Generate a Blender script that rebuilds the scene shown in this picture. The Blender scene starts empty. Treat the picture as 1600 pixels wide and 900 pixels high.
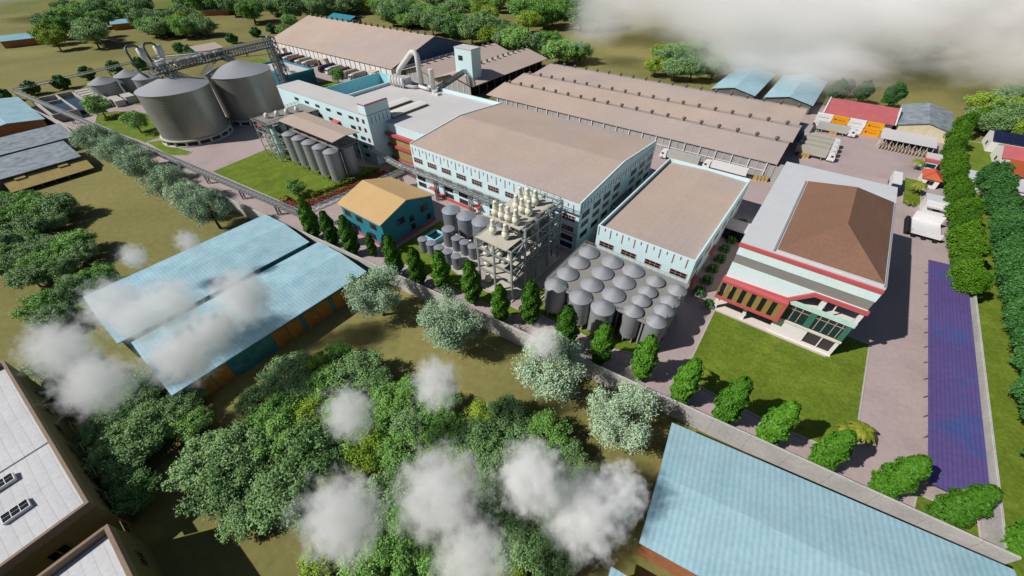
import bpy, math, random
import numpy as np
from mathutils import Vector, Matrix
random.seed(11)
RNG = np.random.default_rng(5)
SC = bpy.context.scene
COL = SC.collection
# ------------------------------------------------------------------ camera
F_PX, YAW, PITCH, ROLL, CAM_H = 618.0, -0.66636, 0.746965, 0.018886, 70.0
def cam_rot():
    cw, sw, cp, sp, cr, sr = math.cos(YAW), math.sin(YAW), math.cos(PITCH), math.sin(PITCH), math.cos(ROLL), math.sin(ROLL)
    fwd = np.array([sw*cp, cw*cp, -sp]); right = np.array([cw, -sw, 0]); down = np.cross(fwd, right)
    return np.array([[cr, sr, 0], [-sr, cr, 0], [0, 0, 1]]) @ np.array([right, down, fwd])
ROT = cam_rot()
def at(px, py, z=0.0):
    """a point of the plan (photo pixel, height) in world metres"""
    d = ROT.T @ np.array([(px-800)/F_PX, (py-450)/F_PX, 1.0]); t = (z-CAM_H)/d[2]
    return float(t*d[0]), float(t*d[1])
def project(x, y, z):
    c = ROT @ np.array([x, y, z-CAM_H])
    return (c[0]/c[2]*F_PX+800, c[1]/c[2]*F_PX+450) if c[2] > 0 else (-9999, -9999)
cam = bpy.data.cameras.new("camera"); camo = bpy.data.objects.new("camera", cam); COL.objects.link(camo)
r, d, f = ROT
camo.matrix_world = Matrix(((r[0], -d[0], -f[0], 0), (r[1], -d[1], -f[1], 0), (r[2], -d[2], -f[2], CAM_H), (0, 0, 0, 1)))
cam.sensor_width = 36; cam.lens = F_PX/1600*36; cam.clip_start = 0.5; cam.clip_end = 6000
SC.camera = camo
# ------------------------------------------------------------------ light
SUN_EL = math.radians(42.9); SUN_DIR = Vector((-.618*math.cos(SUN_EL), -.786*math.cos(SUN_EL), math.sin(SUN_EL)))
sl = bpy.data.lights.new("sun", 'SUN'); sl.energy = 5.0; sl.angle = math.radians(.5); sl.color = (1, .955, .9)
so = bpy.data.objects.new("sun", sl); COL.objects.link(so)
so.rotation_euler = SUN_DIR.to_track_quat('Z', 'Y').to_euler()
w = bpy.data.worlds.new("World"); SC.world = w; w.use_nodes = True
nt = w.node_tree
sk = nt.nodes.new('ShaderNodeTexSky'); sk.sky_type = 'NISHITA'; sk.sun_disc = False
sk.sun_elevation = SUN_EL; sk.sun_rotation = math.atan2(SUN_DIR.x, SUN_DIR.y)
nt.links.new(sk.outputs[0], nt.nodes['Background'].inputs[0]); nt.nodes['Background'].inputs[1].default_value = .05
vs = SC.view_settings; vs.view_transform = 'Standard'; vs.look = 'None'; vs.exposure = -.25; vs.gamma = 1; vs.use_curve_mapping = False
cy = SC.cycles
cy.max_bounces = 32; cy.diffuse_bounces = 1; cy.glossy_bounces = 2; cy.transmission_bounces = 2; cy.volume_bounces = 32; cy.transparent_max_bounces = 12
cy.volume_step_rate = .9; cy.volume_max_steps = 128
cy.use_denoising = True
try: cy.denoiser = 'OPENIMAGEDENOISE'
except Exception: pass
# ------------------------------------------------------------------ materials
def lin(h):
    h = h.lstrip('#'); o = []
    for i in (0, 2, 4):
        c = int(h[i:i+2], 16)/255
        o.append(c/12.92 if c <= .04045 else ((c+.055)/1.055)**2.4)
    return o
MATS = {}
def mat(name, hexc, rough=.65, k=1.0, noise=.1, scale=.25, fine=.06, fscale=3.0, stripe=None, metal=0.0, bump=0.0, spec=.3, blotch=None, mask=None):
    """procedural surface: base colour x (broad noise, fine noise, seams); stripe=(axis, period, width, depth)"""
    m = bpy.data.materials.new(name); m.use_nodes = True; N = m.node_tree.nodes; L = m.node_tree.links
    b = N['Principled BSDF']; b.inputs['Roughness'].default_value = rough; b.inputs['Metallic'].default_value = metal
    b.inputs['Specular IOR Level'].default_value = spec
    c = [min(1, x*k) for x in lin(hexc)]
    tc = N.new('ShaderNodeTexCoord')
    def nz(s, det=4):
        n = N.new('ShaderNodeTexNoise'); n.inputs['Scale'].default_value = s; n.inputs['Detail'].default_value = det; L.new(tc.outputs['Object'], n.inputs['Vector']); return n.outputs['Fac']
    def mr(x, a, b_, lo, hi):
        n = N.new('ShaderNodeMapRange'); n.inputs[1].default_value = a; n.inputs[2].default_value = b_; n.inputs[3].default_value = lo; n.inputs[4].default_value = hi; L.new(x, n.inputs[0]); return n.outputs[0]
    def mul(a, b_):
        n = N.new('ShaderNodeMath'); n.operation = 'MULTIPLY'; L.new(a, n.inputs[0]); L.new(b_, n.inputs[1]); return n.outputs[0]
    fac = mr(nz(scale), .3, .7, 1-noise, 1+noise)
    fac = mul(fac, mr(nz(fscale, 2), .3, .7, 1-fine, 1+fine))
    height = None
    for st in ([stripe] if isinstance(stripe, tuple) else (stripe or [])):
        ax, per, wid, dep = st[:4]
        s = N.new('ShaderNodeSeparateXYZ'); L.new(tc.outputs['Object'], s.inputs[0])
        dv = N.new('ShaderNodeMath'); dv.operation = 'DIVIDE'; L.new(s.outputs[ax], dv.inputs[0]); dv.inputs[1].default_value = per
        fr = N.new('ShaderNodeMath'); fr.operation = 'FRACT'; L.new(dv.outputs[0], fr.inputs[0])
        pp = N.new('ShaderNodeMath'); pp.operation = 'PINGPONG'; L.new(fr.outputs[0], pp.inputs[0]); pp.inputs[1].default_value = .5
        fac = mul(fac, mr(pp.outputs[0], 0, max(wid, 1e-3), 1-dep, 1.0))
        height = pp.outputs[0] if height is None else height
    colv = N.new('ShaderNodeRGB'); colv.outputs[0].default_value = (*c, 1); src = colv.outputs[0]
    if blotch:
        hx, s_, lo, hi = blotch
        mx = N.new('ShaderNodeMixRGB'); L.new(mr(nz(s_, 5), lo, hi, 0, 1), mx.inputs[0]); L.new(src, mx.inputs[1]); mx.inputs[2].default_value = (*[x*k for x in lin(hx)], 1); src = mx.outputs[0]
    sc = N.new('ShaderNodeVectorMath'); sc.operation = 'SCALE'; L.new(src, sc.inputs[0]); L.new(fac, sc.inputs[3])
    L.new(sc.outputs[0], b.inputs['Base Color'])
    if bump and height is not None:
        bp = N.new('ShaderNodeBump'); bp.inputs['Strength'].default_value = bump; bp.inputs['Distance'].default_value = .1; L.new(height, bp.inputs['Height']); L.new(bp.outputs[0], b.inputs['Normal'])
    elif bump:
        bp = N.new('ShaderNodeBump'); bp.inputs['Strength'].default_value = bump; bp.inputs['Distance'].default_value = .2; L.new(nz(fscale*2, 4), bp.inputs['Height']); L.new(bp.outputs[0], b.inputs['Normal'])
    MATS[name] = m; return m
def leafmat(name, a, b_, k=1.0, sc=.9):
    m = bpy.data.materials.new(name); m.use_nodes = True; N = m.node_tree.nodes; L = m.node_tree.links
    p = N['Principled BSDF']; p.inputs['Roughness'].default_value = .55; p.inputs['Specular IOR Level'].default_value = .25
    tc = N.new('ShaderNodeTexCoord'); n = N.new('ShaderNodeTexNoise'); n.inputs['Scale'].default_value = sc; n.inputs['Detail'].default_value = 6; n.inputs['Roughness'].default_value = .8
    L.new(tc.outputs['Object'], n.inputs['Vector'])
    oi = N.new('ShaderNodeObjectInfo'); ad = N.new('ShaderNodeMath'); ad.operation = 'MULTIPLY_ADD'; L.new(oi.outputs['Random'], ad.inputs[0]); ad.inputs[1].default_value = .22; L.new(n.outputs['Fac'], ad.inputs[2])
    r = N.new('ShaderNodeValToRGB'); r.color_ramp.elements[0].position = .42; r.color_ramp.elements[1].position = .78
    r.color_ramp.elements[0].color = (*[x*k for x in lin(a)], 1); r.color_ramp.elements[1].color = (*[x*k for x in lin(b_)], 1)
    L.new(ad.outputs[0], r.inputs[0]); L.new(r.outputs[0], p.inputs['Base Color'])
    MATS[name] = m; return m
M = MATS
mat('earth', '7d7a47', .95, 1.0, .14, .02, .1, .6, blotch=('8a8450', .012, .45, .7), bump=.15)
mat('far_field', '66762a', .95, 1.0, .2, .004, .1, .3, blotch=('7e7a48', .006, .45, .6))
mat('paving', 'b0a09e', .9, 1.0, .06, .05, .06, 1.2, blotch=('9c8e8c', .07, .52, .78), stripe=[(0, 6.0, .008, .1), (1, 6.0, .008, .1)])
mat('lawn', '647a20', .95, .95, .14, .12, .2, 1.6, bump=.4, blotch=('74882c', .25, .45, .7))
mat('kerb', 'b9b2ac', .9, 1.0, .05, .3)
mat('wall_concrete', 'c2c0bc', .9, 1.0, .1, .25, .08, 2.0, stripe=(0, 6.0, .012, .35))
mat('roof_tan', 'bdaa9c', .75, 1.0, .06, .06, .05, 1.2, blotch=('b2a49e', .025, .45, .65), stripe=[(0, 2.0, .05, .10), (1, 2.6, .05, .07)], bump=.05)  # blotch paints broad patches and a grey-lilac sheen into the roof colour
mat('roof_tan_y', 'bfaea4', .75, 1.0, .04, .06, .04, 1.2, stripe=(1, 2.0, .05, .10), bump=.05)
mat('roof_house', 'cbaa78', .8, 1.0, .05, .15, .05, 2.0, stripe=(0, 1.2, .08, .14))
mat('roof_brown', '846452', .8, 1.0, .07, .12, .08, 2.0, stripe=[(1, 1.1, .07, .13), (0, 1.1, .07, .10)])
mat('roof_white', 'cfcdcd', .7, .98, .04, .08, .03, 1.0)
mat('slab_white', 'cdd0d3', .7, .98, .03, .08, .03, 1.0)
mat('roof_blue', 'a6cad6', .55, 1.0, .08, .14, .06, 1.5, stripe=(1, 1.15, .5, .16), blotch=('9ac3d0', .2, .45, .65), bump=.3)
mat('roof_blue_rows', 'a6cad6', .55, 1.0, .08, .14, .06, 1.5, stripe=(0, .8, .5, .15), blotch=('9cc5d2', .2, .42, .7), bump=.4)
mat('roof_blue_fine', 'a6cad6', .55, 1.0, .10, .18, .06, 1.5, stripe=(1, .8, .5, .14), blotch=('96c0ce', .25, .42, .65), bump=.25)
mat('roof_far_blue', '86b4c2', .6, 1.0, .08, .1)
mat('roof_grey_old', '8e979e', .85, 1.0, .16, .22, .14, 2.5, blotch=('74808a', .35, .45, .65))
mat('roof_red', 'bb656a', .75, 1.0, .08, .3, .1, 3.0)
mat('roof_terracotta', 'c8623f', .75, 1.0, .06, .3, .08, 3.0, stripe=(1, .7, .1, .15))
mat('roof_orange', 'a8522c', .75, 1.0, .06, .3, .06, 3.0, stripe=(0, .9, .1, .1))
mat('roof_purple', '5c5086', .5, 1.0, .07, .1, .07, 1.0, stripe=(0, .62, .18, .28), blotch=('465690', .16, .56, .72), bump=.2)
mat('roof_plain_white', 'c8c9cc', .55, 1.0, .08, .15, .06, 2.0, stripe=[(1, 1.3, .06, .25), (0, 2.6, .03, .12)], bump=.2)
mat('wall_cyan', 'd2eef2', .7, 1.0, .02, .2, .02, 1.0)
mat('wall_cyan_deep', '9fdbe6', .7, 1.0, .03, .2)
mat('wall_white', 'e9e6e4', .7, 1.0, .03, .2)
mat('panel_white', 'dff3f3', .4, 1.0, .03, .3, stripe=[(0, 1.35, .03, .14), (2, 1.05, .04, .10)])
mat('red', 'c25c5e', .6, 1.0, .05, .4)
mat('red_stripe', 'b0405a', .6, .9, .02, .4)
mat('dark_line', '5a6a78', .6, .9, .02, .4)
mat('teal', '2f8696', .6, 1.0, .08, .2)
mat('teal_deep', '1c6a76', .6, 1.0, .1, .2)
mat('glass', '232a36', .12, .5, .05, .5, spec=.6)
mat('glass_teal', '1c3c40', .15, .8, .2, .4, spec=.6)
mat('glass_green', '3f7468', .2, 1.0, .1, .6, spec=.6)
mat('glass_clear', 'bfe8dc', .2, 1.0, .06, .6, spec=.5)
mat('frame_tan', 'c9a9a4', .6, 1.0, .02)
mat('frame_dark', '4a4448', .6, 1.0, .02)
mat('gold', '9c8248', .55, 1.0, .06, .5, stripe=(0, .35, .1, .2))
mat('louvre_grey', '8e8b86', .7, 1.0, .03, .2, stripe=(2, .25, .2, .12))
mat('interior_dark', '4b4344', .8, .8, .04)
mat('floor_pale', 'e6dcd0', .8, 1.0, .03)
mat('steel', '9c9c94', .36, 1.0, .12, .10, .04, 1.0, stripe=(2, 1.1, .12, .2), metal=.45)
mat('steel_roof', 'a3a6ac', .6, 1.0, .06, .12, .03, 1.0, metal=.15)
mat('vent_metal', '6b6660', .6, 1.0, .1, 1.0, metal=.2)
mat('steel_tank', 'a0a3a6', .55, 1.0, .08, .3, .04, 1.5, stripe=(2, .95, .12, .32), metal=.35)
mat('steel_dome', '96999e', .6, 1.0, .05, .4, .04, 1.5, metal=.1)
mat('tank_grey', '868b93', .5, 1.0, .07, .3, .05, 1.5, stripe=(2, .85, .08, .25), metal=.25)
mat('tank_top', '9a9fa8', .5, 1.0, .06, .3, .05, 1.5, metal=.25)
mat('frame_steel', 'a8aeac', .5, 1.0, .08, .6, metal=.3)
mat('frame_steel_dark', '5c6468', .5, 1.0, .08, .6, metal=.3)
mat('deck', 'c6c1b2', .8, 1.0, .08, .5, .1, 3)
mat('deck_grey', '8f8d8a', .8, 1.0, .06, .3)
mat('vessel', 'e6e3d2', .5, 1.0, .04, .5)
mat('duct', 'd8d7d2', .5, 1.0, .05, .3)
mat('concrete', 'bdb9b0', .85, 1.0, .07, .4, .05, 2)
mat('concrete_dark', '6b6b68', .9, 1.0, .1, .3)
mat('water', '20344a', .08, .9, .05, .3, spec=.7)
mat('water_teal', '12303c', .08, .9, .05, .3, spec=.7)
mat('skylight', 'e4e1da', .5, 1.0, .03)
mat('skylight_edge', '9a8268', .8, 1.0, .05)
mat('panel_grey', 'aaa7a6', .7, 1.0, .05, .4, stripe=(0, .8, .08, .12))
mat('post_white', 'e4e2e0', .6, 1.0, .02)
mat('shade_dark', '22252c', .9, .6, .05)  # near-black colour standing in for shade on a warehouse side
mat('gable_dark', '2a4460', .7, 1.2, .06, .2)
mat('tyre', '1c1c1e', .85, 1.0, .05)
mat('truck_white', 'e2e2e2', .4, 1.0, .03)
mat('truck_grey', 'b4b3ae', .5, 1.0, .05)
mat('truck_tarp', 'b4b0a4', .7, 1.0, .06, .5)
mat('truck_navy', '242a44', .5, 1.0, .05)
mat('truck_brown', '6c4a44', .6, 1.0, .06)
mat('truck_olive', 'a7a08e', .6, 1.0, .06)
mat('chassis', '38383a', .7, 1.0, .05)
mat('wood', 'b99a62', .8, 1.0, .1, 1.0)
mat('wood_pale', 'cdbda6', .8, 1.0, .1, 1.0)
mat('orange_paint', 'f0a010', .5, 1.0, .05, .4, stripe=(0, .28, .2, .07))
mat('white_paint', 'ecebea', .5, 1.0, .03, .4, stripe=(0, .28, .2, .05))
mat('logo_blue', '2c2f58', .6, .9, .02)
mat('logo_grey', '8a8c94', .6, 1.0, .02)
mat('logo_yellow', 'e2d89c', .6, 1.0, .02)
mat('orange_panel', 'b9803a', .7, 1.0, .12, .5, .1, 3)
mat('teal_panel', '4f8e92', .7, 1.0, .14, .4, .1, 3, blotch=('3c7a80', .5, .45, .65))
mat('brick', 'b0724e', .85, 1.0, .12, .5, .12, 4)
mat('wall_olive', '756c48', .9, 1.0, .1, .2, .06, 2)
mat('wall_brown', '8f7d6c', .9, 1.0, .08, .3)
mat('tile_khaki', 'a3925c', .85, 1.0, .1, .5, .08, 2, stripe=[(1, 3.0, .03, .3), (2, 1.6, .06, .25)])
mat('cream_panel', 'd9cfb0', .8, 1.0, .08, .3, stripe=(0, 2.6, .06, .2))
mat('solar', '1d2340', .15, 1.0, .05, .3, spec=.6, stripe=[(0, 3.2, .03, -1.5), (1, 2.6, .03, -1.5)])
mat('bark', '5b4c3c', .9, 1.0, .15, 1.0)
leafmat('leaf_column', '346212', '64a02a', .85, 3.0)
leafmat('leaf_olive', '7d9c78', 'b4cea8', 1.15, 3.0)
leafmat('leaf_dark', '4c763a', '9cc07e', 1.0, 2.6)
leafmat('leaf_mid', '4e862e', '9aca6a', 1.0, 2.6)
leafmat('leaf_lime', '6e9022', 'a8c64a', .95, 2.6)
leafmat('leaf_hedge', '34660f', '66981f', .85, 2.6)
leafmat('leaf_hedge_dark', '2c5c24', '568e48', .95, 2.6)
leafmat('leaf_flower', '8a3a22', 'a8604a', .9, 1.4)
leafmat('leaf_flower_pink', '8a5a6c', 'b98a98', .9, 2.0)
leafmat('leaf_palm', '55701c', '93982f', .9, .8)
# ------------------------------------------------------------------ mesh tools
ORG = {}
class MB:
    def __init__(s): s.v = []; s.f = []; s.mi = []; s.sm = []; s.cur = 0
    def use(s, i): s.cur = i; return s
    def face(s, idx, smooth=False): s.f.append(idx); s.mi.append(s.cur); s.sm.append(smooth)
    def poly(s, pts):
        n = len(s.v); s.v += [tuple(p) for p in pts]; s.face(list(range(n, n+len(pts)))); return s
    def box(s, x0, x1, y0, y1, z0, z1):
        n = len(s.v); s.v += [(x0, y0, z0), (x1, y0, z0), (x1, y1, z0), (x0, y1, z0), (x0, y0, z1), (x1, y0, z1), (x1, y1, z1), (x0, y1, z1)]
        for q in ((0, 3, 2, 1), (4, 5, 6, 7), (0, 1, 5, 4), (1, 2, 6, 5), (2, 3, 7, 6), (3, 0, 4, 7)): s.face([n+i for i in q])
        return s
    def prism(s, pts, z0, z1):
        n = len(s.v); k = len(pts); s.v += [(x, y, z0) for x, y in pts]+[(x, y, z1) for x, y in pts]
        s.face([n+i for i in range(k)][::-1]); s.face([n+k+i for i in range(k)])
        for i in range(k): j = (i+1) % k; s.face([n+i, n+j, n+k+j, n+k+i])
        return s
    def prof(s, pts, a, b, axis='x'):
        """profile (u,z) extruded from a to b along x or y"""
        n = len(s.v); k = len(pts)
        for t in (a, b): s.v += [((t, u, z) if axis == 'x' else (u, t, z)) for u, z in pts]
        s.face([n+i for i in range(k)][::-1]); s.face([n+k+i for i in range(k)])
        for i in range(k): j = (i+1) % k; s.face([n+i, n+j, n+k+j, n+k+i])
        return s
    def roof(s, a, b, e0, e1, ze, zr, axis='x', t=.25, ridge=None):
        """two slopes: ridge along axis from a to b, eaves at e0/e1"""
        c = (e0+e1)/2 if ridge is None else ridge
        return s.prof([(e0, ze), (c, zr), (e1, ze), (e1, ze-t), (c, zr-t), (e0, ze-t)], a, b, axis)
    def cyl(s, x, y, r, z0, z1, n=28, r2=None, cap=True):
        r2 = r if r2 is None else r2; o = len(s.v)
        cs = [(math.cos(2*math.pi*i/n), math.sin(2*math.pi*i/n)) for i in range(n)]
        s.v += [(x+c*r, y+q*r, z0) for c, q in cs]+[(x+c*r2, y+q*r2, z1) for c, q in cs]
        for i in range(n): j = (i+1) % n; s.face([o+i, o+j, o+n+j, o+n+i], True)
        if cap:
            p = len(s.v); s.v += [(x+c*r, y+q*r, z0) for c, q in cs]+[(x+c*r2, y+q*r2, z1) for c, q in cs]
            s.face([p+i for i in range(n)][::-1]); s.face([p+n+i for i in range(n)])
        return s
    def cone(s, x, y, r, z0, z1, n=36, flat=.06, round_=0.0):
        """shallow cone or dome cap"""
        rings = [(1.0, z0)]
        for t in (.75, .5, .25, flat): rings.append((t, z0+(z1-z0)*((1-t) if not round_ else (1-t*t)*round_+(1-t)*(1-round_))))
        o = len(s.v)
        for t, z in rings: s.v += [(x+math.cos(2*math.pi*i/n)*r*t, y+math.sin(2*math.pi*i/n)*r*t, z) for i in range(n)]
        for k in range(len(rings)-1):
            for i in range(n): j = (i+1) % n; s.face([o+k*n+i, o+k*n+j, o+(k+1)*n+j, o+(k+1)*n+i], True)
        s.face([o+(len(rings)-1)*n+i for i in range(n)]); return s
    def lathe(s, x, y, prof, n=16):
        o = len(s.v)
        for r, z in prof: s.v += [(x+math.cos(2*math.pi*i/n)*r, y+math.sin(2*math.pi*i/n)*r, z) for i in range(n)]
        for k in range(len(prof)-1):
            for i in range(n): j = (i+1) % n; s.face([o+k*n+i, o+k*n+j, o+(k+1)*n+j, o+(k+1)*n+i], True)
        s.face([o+i for i in range(n)][::-1]); s.face([o+(len(prof)-1)*n+i for i in range(n)]); return s
    def beam(s, p, q, wd, hg=None, n=4):
        p, q = Vector(p), Vector(q); hg = hg or wd; dr = (q-p)
        if dr.length < 1e-6: return s
        dr.normalize(); up = Vector((0, 0, 1)) if abs(dr.z) < .95 else Vector((0, 1, 0))
        a = dr.cross(up).normalized(); b = a.cross(dr)
        o = len(s.v)
        if n == 4: cs = [(-1, -1), (1, -1), (1, 1), (-1, 1)]
        else: cs = [(math.cos(2*math.pi*i/n), math.sin(2*math.pi*i/n)) for i in range(n)]
        for e in (p, q): s.v += [tuple(e+a*(c*wd/2)+b*(k*hg/2)) for c, k in cs]
        for i in range(n): j = (i+1) % n; s.face([o+i, o+j, o+n+j, o+n+i], n > 4)
        s.face([o+i for i in range(n)][::-1]); s.face([o+n+i for i in range(n)]); return s
    def tube(s, pts, r, n=12):
        P = [Vector(p) for p in pts]; o = len(s.v); prev = None
        for i, p in enumerate(P):
            t = ((P[min(i+1, len(P)-1)]-P[max(i-1, 0)])).normalized()
            if prev is None: a = t.orthogonal().normalized()
            else: a = (prev-t*prev.dot(t)).normalized()
            prev = a; b = t.cross(a); rr = r[i] if isinstance(r, (list, tuple)) else r
            s.v += [tuple(p+a*(math.cos(2*math.pi*k/n)*rr)+b*(math.sin(2*math.pi*k/n)*rr)) for k in range(n)]
        for i in range(len(P)-1):
            for k in range(n): j = (k+1) % n; s.face([o+i*n+k, o+i*n+j, o+(i+1)*n+j, o+(i+1)*n+k], True)
        s.face([o+k for k in range(n)][::-1]); s.face([o+(len(P)-1)*n+k for k in range(n)]); return s
    def truss(s, p, q, wd, hg, step=2.0, r=.16):
        """box lattice girder from p to q: four chords, posts and diagonals"""
        p, q = Vector(p), Vector(q); dr = (q-p); ln = dr.length; dr.normalize()
        up = Vector((0, 0, 1)) if abs(dr.z) < .9 else Vector((1, 0, 0))
        a = dr.cross(up).normalized()*(wd/2); b = a.cross(dr).normalized()*(hg/2)
        cs = [-a-b, a-b, a+b, -a+b]; n = max(1, int(round(ln/step)))
        for c in cs: s.beam(p+c, q+c, r)
        for i in range(n+1):
            e = p+dr*(ln*i/n)
            for k in range(4): s.beam(e+cs[k], e+cs[(k+1) % 4], r*.7)
            if i < n:
                g = p+dr*(ln*(i+1)/n)
                for k in range(4): s.beam(e+cs[k], g+cs[(k+1) % 4], r*.7)
        return s
    def rail(s, pts, h=1.0, step=2.0, r=.07):
        for p, q in zip(pts, pts[1:]):
            p, q = Vector(p), Vector(q); n = max(1, int(round((q-p).length/step))); u = Vector((0, 0, h))
            s.beam(p+u, q+u, r); s.beam(p+u*.5, q+u*.5, r*.8)
            for i in range(n+1): e = p.lerp(q, i/n); s.beam(e, e+u, r)
        return s
    def build(s, name, mats, parent=None, kind=None, local=False):
        if not isinstance(mats, (list, tuple)): mats = [mats]
        me = bpy.data.meshes.new(name); o = ORG.get(parent.name, (0, 0, 0)) if (parent is not None and not local) else (0, 0, 0)
        me.from_pydata([(x-o[0], y-o[1], z-o[2]) for x, y, z in s.v], [], s.f)
        for m in mats: me.materials.append(M[m] if isinstance(m, str) else m)
        me.polygons.foreach_set('material_index', s.mi); me.polygons.foreach_set('use_smooth', s.sm); me.update()
        ob = bpy.data.objects.new(name, me); COL.objects.link(ob)
        if parent is not None: ob.parent = parent
        ORG[ob.name] = o
        if kind: ob['kind'] = kind
        return ob
def _split(s, name, mats, parent=None, kind=None, local=False):
    """every loose piece of the mesh becomes a part of its own"""
    par = list(range(len(s.v)))
    def find(i):
        while par[i] != i: par[i] = par[par[i]]; i = par[i]
        return i
    for f_ in s.f:
        for k in f_[1:]: par[find(k)] = find(f_[0])
    groups = {}
    for i, f_ in enumerate(s.f): groups.setdefault(find(f_[0]), []).append(i)
    out = []
    for fs in groups.values():
        b = MB(); ids = sorted({k for i in fs for k in s.f[i]}); mp = {k: j for j, k in enumerate(ids)}
        b.v = [s.v[k] for k in ids]; b.f = [[mp[k] for k in s.f[i]] for i in fs]; b.mi = [s.mi[i] for i in fs]; b.sm = [s.sm[i] for i in fs]
        out.append(b.build(name, mats, parent, kind, local))
    return out
MB.split = _split
def tag(o, label, cat, group=None):
    o['label'] = label; o['category'] = cat
    if group: o['group'] = group
    return o
def thing(name, label, cat, loc=(0, 0, 0), rotz=0.0, group=None):
    o = bpy.data.objects.new(name, None); COL.objects.link(o); o.location = loc; o.rotation_euler = (0, 0, rotz)
    o.empty_display_size = .5
    ORG[o.name] = tuple(loc); return tag(o, label, cat, group)
KIDS = {}
def kids(o):
    return [c for c in bpy.data.objects if c.parent is o]
def dup_tree(o, parent=None, depth=0):
    c = o.copy(); COL.objects.link(c)
    if parent is not None: c.parent = parent
    for ch in (KIDS[o.name] if o.name in KIDS else KIDS.setdefault(o.name, kids(o))): dup_tree(ch, c, depth+1)
    return c
def dup(root, loc, rotz=0.0, label=None, group=None, scale=None):
    c = dup_tree(root); c.location = loc; c.rotation_euler = (0, 0, rotz)
    if scale is not None: c.scale = scale if isinstance(scale, (tuple, list)) else (scale,)*3
    if label: c['label'] = label
    if group: c['group'] = group
    return c
class First:
    """hands out the first made thing itself, then copies of it"""
    def __init__(s, root): s.root = root; s.used = False
    def put(s, loc, rotz=0.0, label=None, group=None, scale=None):
        if s.used: return dup(s.root, loc, rotz, label, group, scale)
        s.used = True; kids_ = KIDS.setdefault(s.root.name, kids(s.root)); o = s.root; o.location = loc; o.rotation_euler = (0, 0, rotz)
        if scale is not None: o.scale = scale if isinstance(scale, (tuple, list)) else (scale,)*3
        if label: o['label'] = label
        if group: o['group'] = group
        return o
ORD = 'first second third fourth fifth sixth seventh eighth ninth tenth eleventh twelfth thirteenth fourteenth fifteenth sixteenth seventeenth eighteenth nineteenth twentieth'.split()
def copy_part(o, parent, loc, rotz=0.0):
    c = o.copy(); COL.objects.link(c); c.parent = parent; c.location = loc; c.rotation_euler = (0, 0, rotz)
    for ch in list(KIDS.setdefault(o.name, kids(o))): 
        g = ch.copy(); COL.objects.link(g); g.parent = c
    return c
class WinSet:
    """one window (frame with its panes), then copies along a building's walls"""
    def __init__(s, parent, wd, hg, cols, rows, fm, gm='glass', sill=None, bar=.12):
        fr = MB(); t = .14
        fr.box(-wd/2-t, wd/2+t, -.10, 0, hg/2, hg/2+t).box(-wd/2-t, wd/2+t, -.10, 0, -hg/2-t, -hg/2)
        fr.box(-wd/2-t, -wd/2, -.10, 0, -hg/2, hg/2).box(wd/2, wd/2+t, -.10, 0, -hg/2, hg/2)
        for i in range(1, cols): x = -wd/2+wd*i/cols; fr.box(x-bar/2, x+bar/2, -.08, -.02, -hg/2, hg/2)
        for zf in rows: z = -hg/2+hg*zf; fr.box(-wd/2, wd/2, -.085, -.025, z-bar/2, z+bar/2)
        s.parent = parent; s.o = fr.build('window', fm, parent, local=True)
        MB().box(-wd/2, wd/2, -.05, -.01, -hg/2, hg/2).build('pane', gm, s.o, local=True)
        s.used = False
    def put(s, x, y, z, rotz=0.0):
        g = ORG[s.parent.name]; loc = (x-g[0], y-g[1], z-g[2])
        if not s.used: s.used = True; KIDS.setdefault(s.o.name, kids(s.o)); s.o.location = loc; s.o.rotation_euler = (0, 0, rotz); return s.o
        return copy_part(s.o, s.parent, loc, rotz)
RX = math.pi/2
# ================================================================== SETTING
def sheet(name, pts, z, m, kerb=0.0):
    b = MB()
    if kerb: b.prism(pts, -.2, z)
    else: b.poly([(x, y, z) for x, y in pts])
    return b.build(name, m, kind='structure')
MB().poly([(-3500, -900, 0), (2500, -900, 0), (2500, 4500, 0), (-3500, 4500, 0)]).build('ground', 'earth', kind='structure')
sheet('field', [at(-30, 30), at(90, 30), at(260, 25), at(300, -5), at(330, -60), at(-60, -60), at(-200, -20)], .02, 'far_field')
def wall_y(x): return 49.0+.1015*(x-2.25)
sheet('yard_paving', [(-343, wall_y(-343)), (45.2, wall_y(45.2)), (45.4, 150), (44, 245), (-8, 262), (-9, 160), (-150, 160), (-155, 146), (-212, 146), (-212, 158), (-345, 158), (-300, 140), (-292, 100), (-300, 62), (-345, 50)], .04, 'paving')
def lawn(pts, name='lawn'):
    k = MB()
    for p, q in zip(pts, pts[1:]+pts[:1]): k.beam((*p, .08), (*q, .08), .3, .2)
    k.build('kerb', 'kerb', kind='structure')
    return sheet(name, pts, .13, 'lawn')
lawn([(-181, 42.5), (-184, 66), (-170, 80), (-137, 80), (-130, 84), (-126, 80), (-127, 55), (-131, 46.8), (-139, 46.5)])
lawn([(-299, 36.5), (-296, 44), (-285, 50), (-262, 58), (-250, 60), (-238, 46), (-236, 37.4), (-260, 34), (-285, 32)])
lawn([(-235, 38), (-233, 43), (-222, 43), (-208, 46), (-206, 43), (-212, 38.5)])
lawn([(-335, 20.5), (-330, 46), (-318, 64), (-290, 66), (-292, 58), (-310, 46), (-306, 30), (-302, 22.5)])
lawn([(-2.3, 82.3), (-1.7, 60.5), (3, 58.6), (16, 58.6), (28.1, 60.2), (28.2, 83), (28.2, 92), (21, 92), (21, 82.3)])
lawn([(31.6, 169), (31.6, 191), (36.3, 191), (36.5, 170)])
lawn([(45.8, 54), (45.8, 245), (62, 245), (70, 140), (66, 54), (60, 40)])
lawn([(-84.5, 48.5), (-84.5, 71), (-79, 71), (-79, 58), (-60.5, 54.8), (-43, 54), (-40.6, 54), (-40.6, 80), (-36.8, 80), (-38, 56), (-40, 51.5)])
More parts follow.
